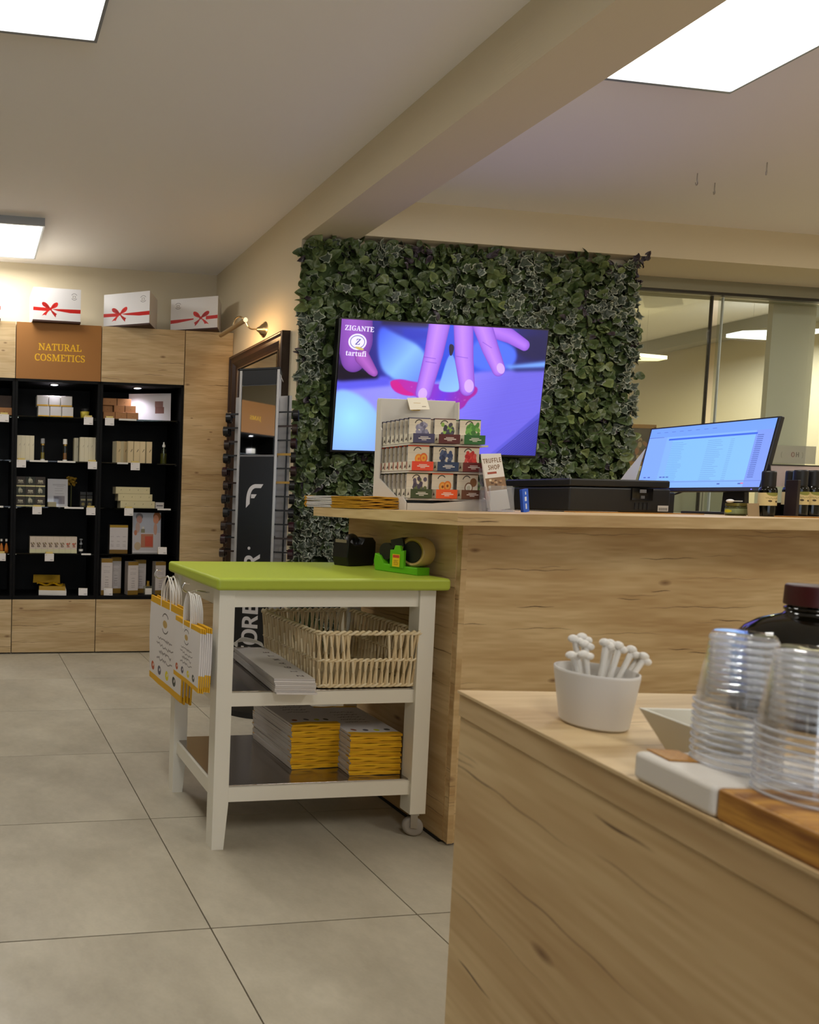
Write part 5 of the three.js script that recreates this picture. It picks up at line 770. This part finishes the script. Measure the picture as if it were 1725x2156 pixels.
// white pot with tasting sticks
{
  const PX = 0.8, PZ = -0.742;
  const t = thing('stick_pot', 'white tapered pot full of tasting sticks on the near counter', 'pot', [PX, FT, PZ]);
  part(t, 'pot_body', lathe([[0, 0.001], [0.033, 0.001], [0.0355, 0.004], [0.0435, 0.068], [0.0435, 0.0715], [0.0412, 0.0715], [0.0335, 0.006], [0, 0.005]], 40), std(0xdedad4, 0.5));
  const stick = join([moved(cyl(0.0034, 0.0028, 0.098, 8), 0, 0.049, 0), moved(new THREE.SphereGeometry(0.0066, 12, 8).scale(1, 0.8, 0.75), -0.0025, 0.098, 0), moved(new THREE.SphereGeometry(0.0058, 12, 8).scale(1, 0.85, 0.8), 0.0035, 0.094, 0.002)]);
  reseed(44); const places = [[-0.03, 0.012, 'leftmost, in front'], [-0.036, 0.0, 'leftmost, behind'], [-0.01, -0.02, 'rear left'], [-0.004, -0.012, 'rear, second'], [0.002, -0.022, 'rear, third'], [0.006, 0.0, 'middle, left'], [0.014, 0.004, 'middle'], [0.018, -0.012, 'middle, right'], [0.024, -0.022, 'rear right, tallest'], [0.028, 0.0, 'right, first'], [0.034, -0.008, 'right, second'], [0.036, 0.008, 'right, third'], [0.038, -0.002, 'rightmost']];
  places.forEach(([dx, dz, w], i) => { const a = V(dx * 0.25, 0.008, dz * 0.4), b = V(dx * (dx > 0 ? 2.1 : 1.15), 0.11, dz * 1.1).sub(a).normalize(); const m = single('tasting_stick', `white round-headed tasting stick in the pot, ${w}`, 'stick', stick, WHITE, [PX + a.x, FT + a.y, PZ + a.z], null, 'tasting sticks'); m.quaternion.setFromUnitVectors(V(0, 1, 0), b); m.scale.y = rnd(0.96, 1.04) * (dx < -0.02 ? 0.93 : 1); });
}
{
  const t = thing('square_bowl', 'small white square bowl with sloping sides behind the cups', 'bowl', [0.802, FT, -0.613], -0.14);
  const s = (k) => [[-k, -k], [k, -k], [k, k], [-k, k]]; const R = 0.04, r = 0.019, h = 0.05, th = 0.004, pos = [], quad = (a, b, c, d) => pos.push(...a, ...b, ...c, ...a, ...c, ...d);
  const P = (k, y) => s(k).map(([x, z]) => [x, y, z]); const o0 = P(r, 0), o1 = P(R, h), i1 = P(R - th, h), i0 = P(r - th / 2, 0.005);
  for (let i = 0; i < 4; i++) { const j = (i + 1) % 4; quad(o0[j], o0[i], o1[i], o1[j]); quad(o1[j], o1[i], i1[i], i1[j]); quad(i1[j], i1[i], i0[i], i0[j]); } quad(i0[3], i0[2], i0[1], i0[0]); quad(o0[0], o0[1], o0[2], o0[3]);
  const g = new THREE.BufferGeometry(); g.setAttribute('position', new THREE.Float32BufferAttribute(pos, 3)); g.computeVertexNormals(); part(t, 'bowl_body', g, std(0xd8d4c6, 0.35, { side: THREE.DoubleSide }));
}
const along = -0.155;   // direction of the counter's long edge
{
  single('white_box', 'flat white box on the edge of the near counter under the cups', 'box', rbox(0.17, 0.03, 0.088, 0.006, 3), std(0xdcd6cc, 0.5), [0.763, FT + 0.015, -0.534], [0, along, 0]);
  single('wooden_tag', 'small thin wooden tag lying on the flat white box', 'tag', rbox(0.03, 0.002, 0.03, 0.001), OLIVE, [0.709, FT + 0.031, -0.57], [0, along - 0.1, 0]);
  single('olive_wood_block', 'olive wood block carrying cups at the right edge of the near counter', 'wooden block', metric(rbox(0.2, 0.03, 0.17, 0.004, 2)), OLIVE, [0.76, FT + 0.015, -0.405], [0, along, 0]);
  const clear = phys(0xffffff, 0.03, { transmission: 1, thickness: 0, ior: 1.5, side: THREE.DoubleSide }), milky = phys(0xf2f4f8, 0.15, { transmission: 0.62, thickness: 0, ior: 1.5 });
  const rimG = lathe([[0.0335, 0.0], [0.0357, 0.0008], [0.0357, 0.0026], [0.0338, 0.003], [0.0335, 0.0]], 36), shoulderG = lathe([[0.0262, 0.0648], [0.0266, 0.066], [0.0256, 0.0686], [0.0251, 0.068], [0.0262, 0.0648]], 36);
  // one thin cup, standing on its rim: rim, ribs, side, base
  const cup = lathe([[0.0336, 0.003], [0.0334, 0.005], [0.0328, 0.012], [0.0334, 0.0135], [0.0324, 0.016], [0.0255, 0.068], [0.0245, 0.0715], [0.0225, 0.073], [0.0, 0.0722]], 36);
  [[0.747, -0.545, 9, 'left'], [0.727, -0.478, 9, 'middle'], [0.806, -0.455, 9, 'right']].forEach(([x, z, n, w]) => { for (let i = 0; i < n; i++) { const c = thing('plastic_cup', `clear plastic cup upside down in the ${w} stack, ${i === n - 1 ? 'topmost' : `${ORD[i]} from the bottom`}`, 'cup', [x, FT + 0.0305 + i * 0.0072, z], i * 0.7, `${w} stack of cups`); c.scale.set(0.92, 1, 0.92); part(c, 'cup_wall', cup, clear); part(c, 'rim', rimG, milky); part(c, 'base_edge', shoulderG, milky); } });
}
{
  const t = thing('dark_bottle', 'big round dark glass bottle with a red cap behind the cups', 'bottle', [1.105, FT - 0.0, -0.73]);
  part(t, 'glass', lathe([[0, 0], [0.066, 0], [0.071, 0.006], [0.074, 0.06], [0.074, 0.095], [0.071, 0.108], [0.063, 0.121], [0.05, 0.132], [0.037, 0.138], [0.028, 0.142], [0.0245, 0.148], [0.0245, 0.156]], 44), std(0x0d0b05, 0.06)); part(t, 'neck_ring', lathe([[0.0245, 0.146], [0.0275, 0.148], [0.0275, 0.151], [0.0245, 0.153]], 36), std(0x0d0b05, 0.06)); part(t, 'cap', lathe([[0.0278, 0.155], [0.0282, 0.157], [0.0275, 0.18], [0.0262, 0.182], [0, 0.183]], 40), std(0x3a070b, 0.4));
}
renderer.render(scene, camera);
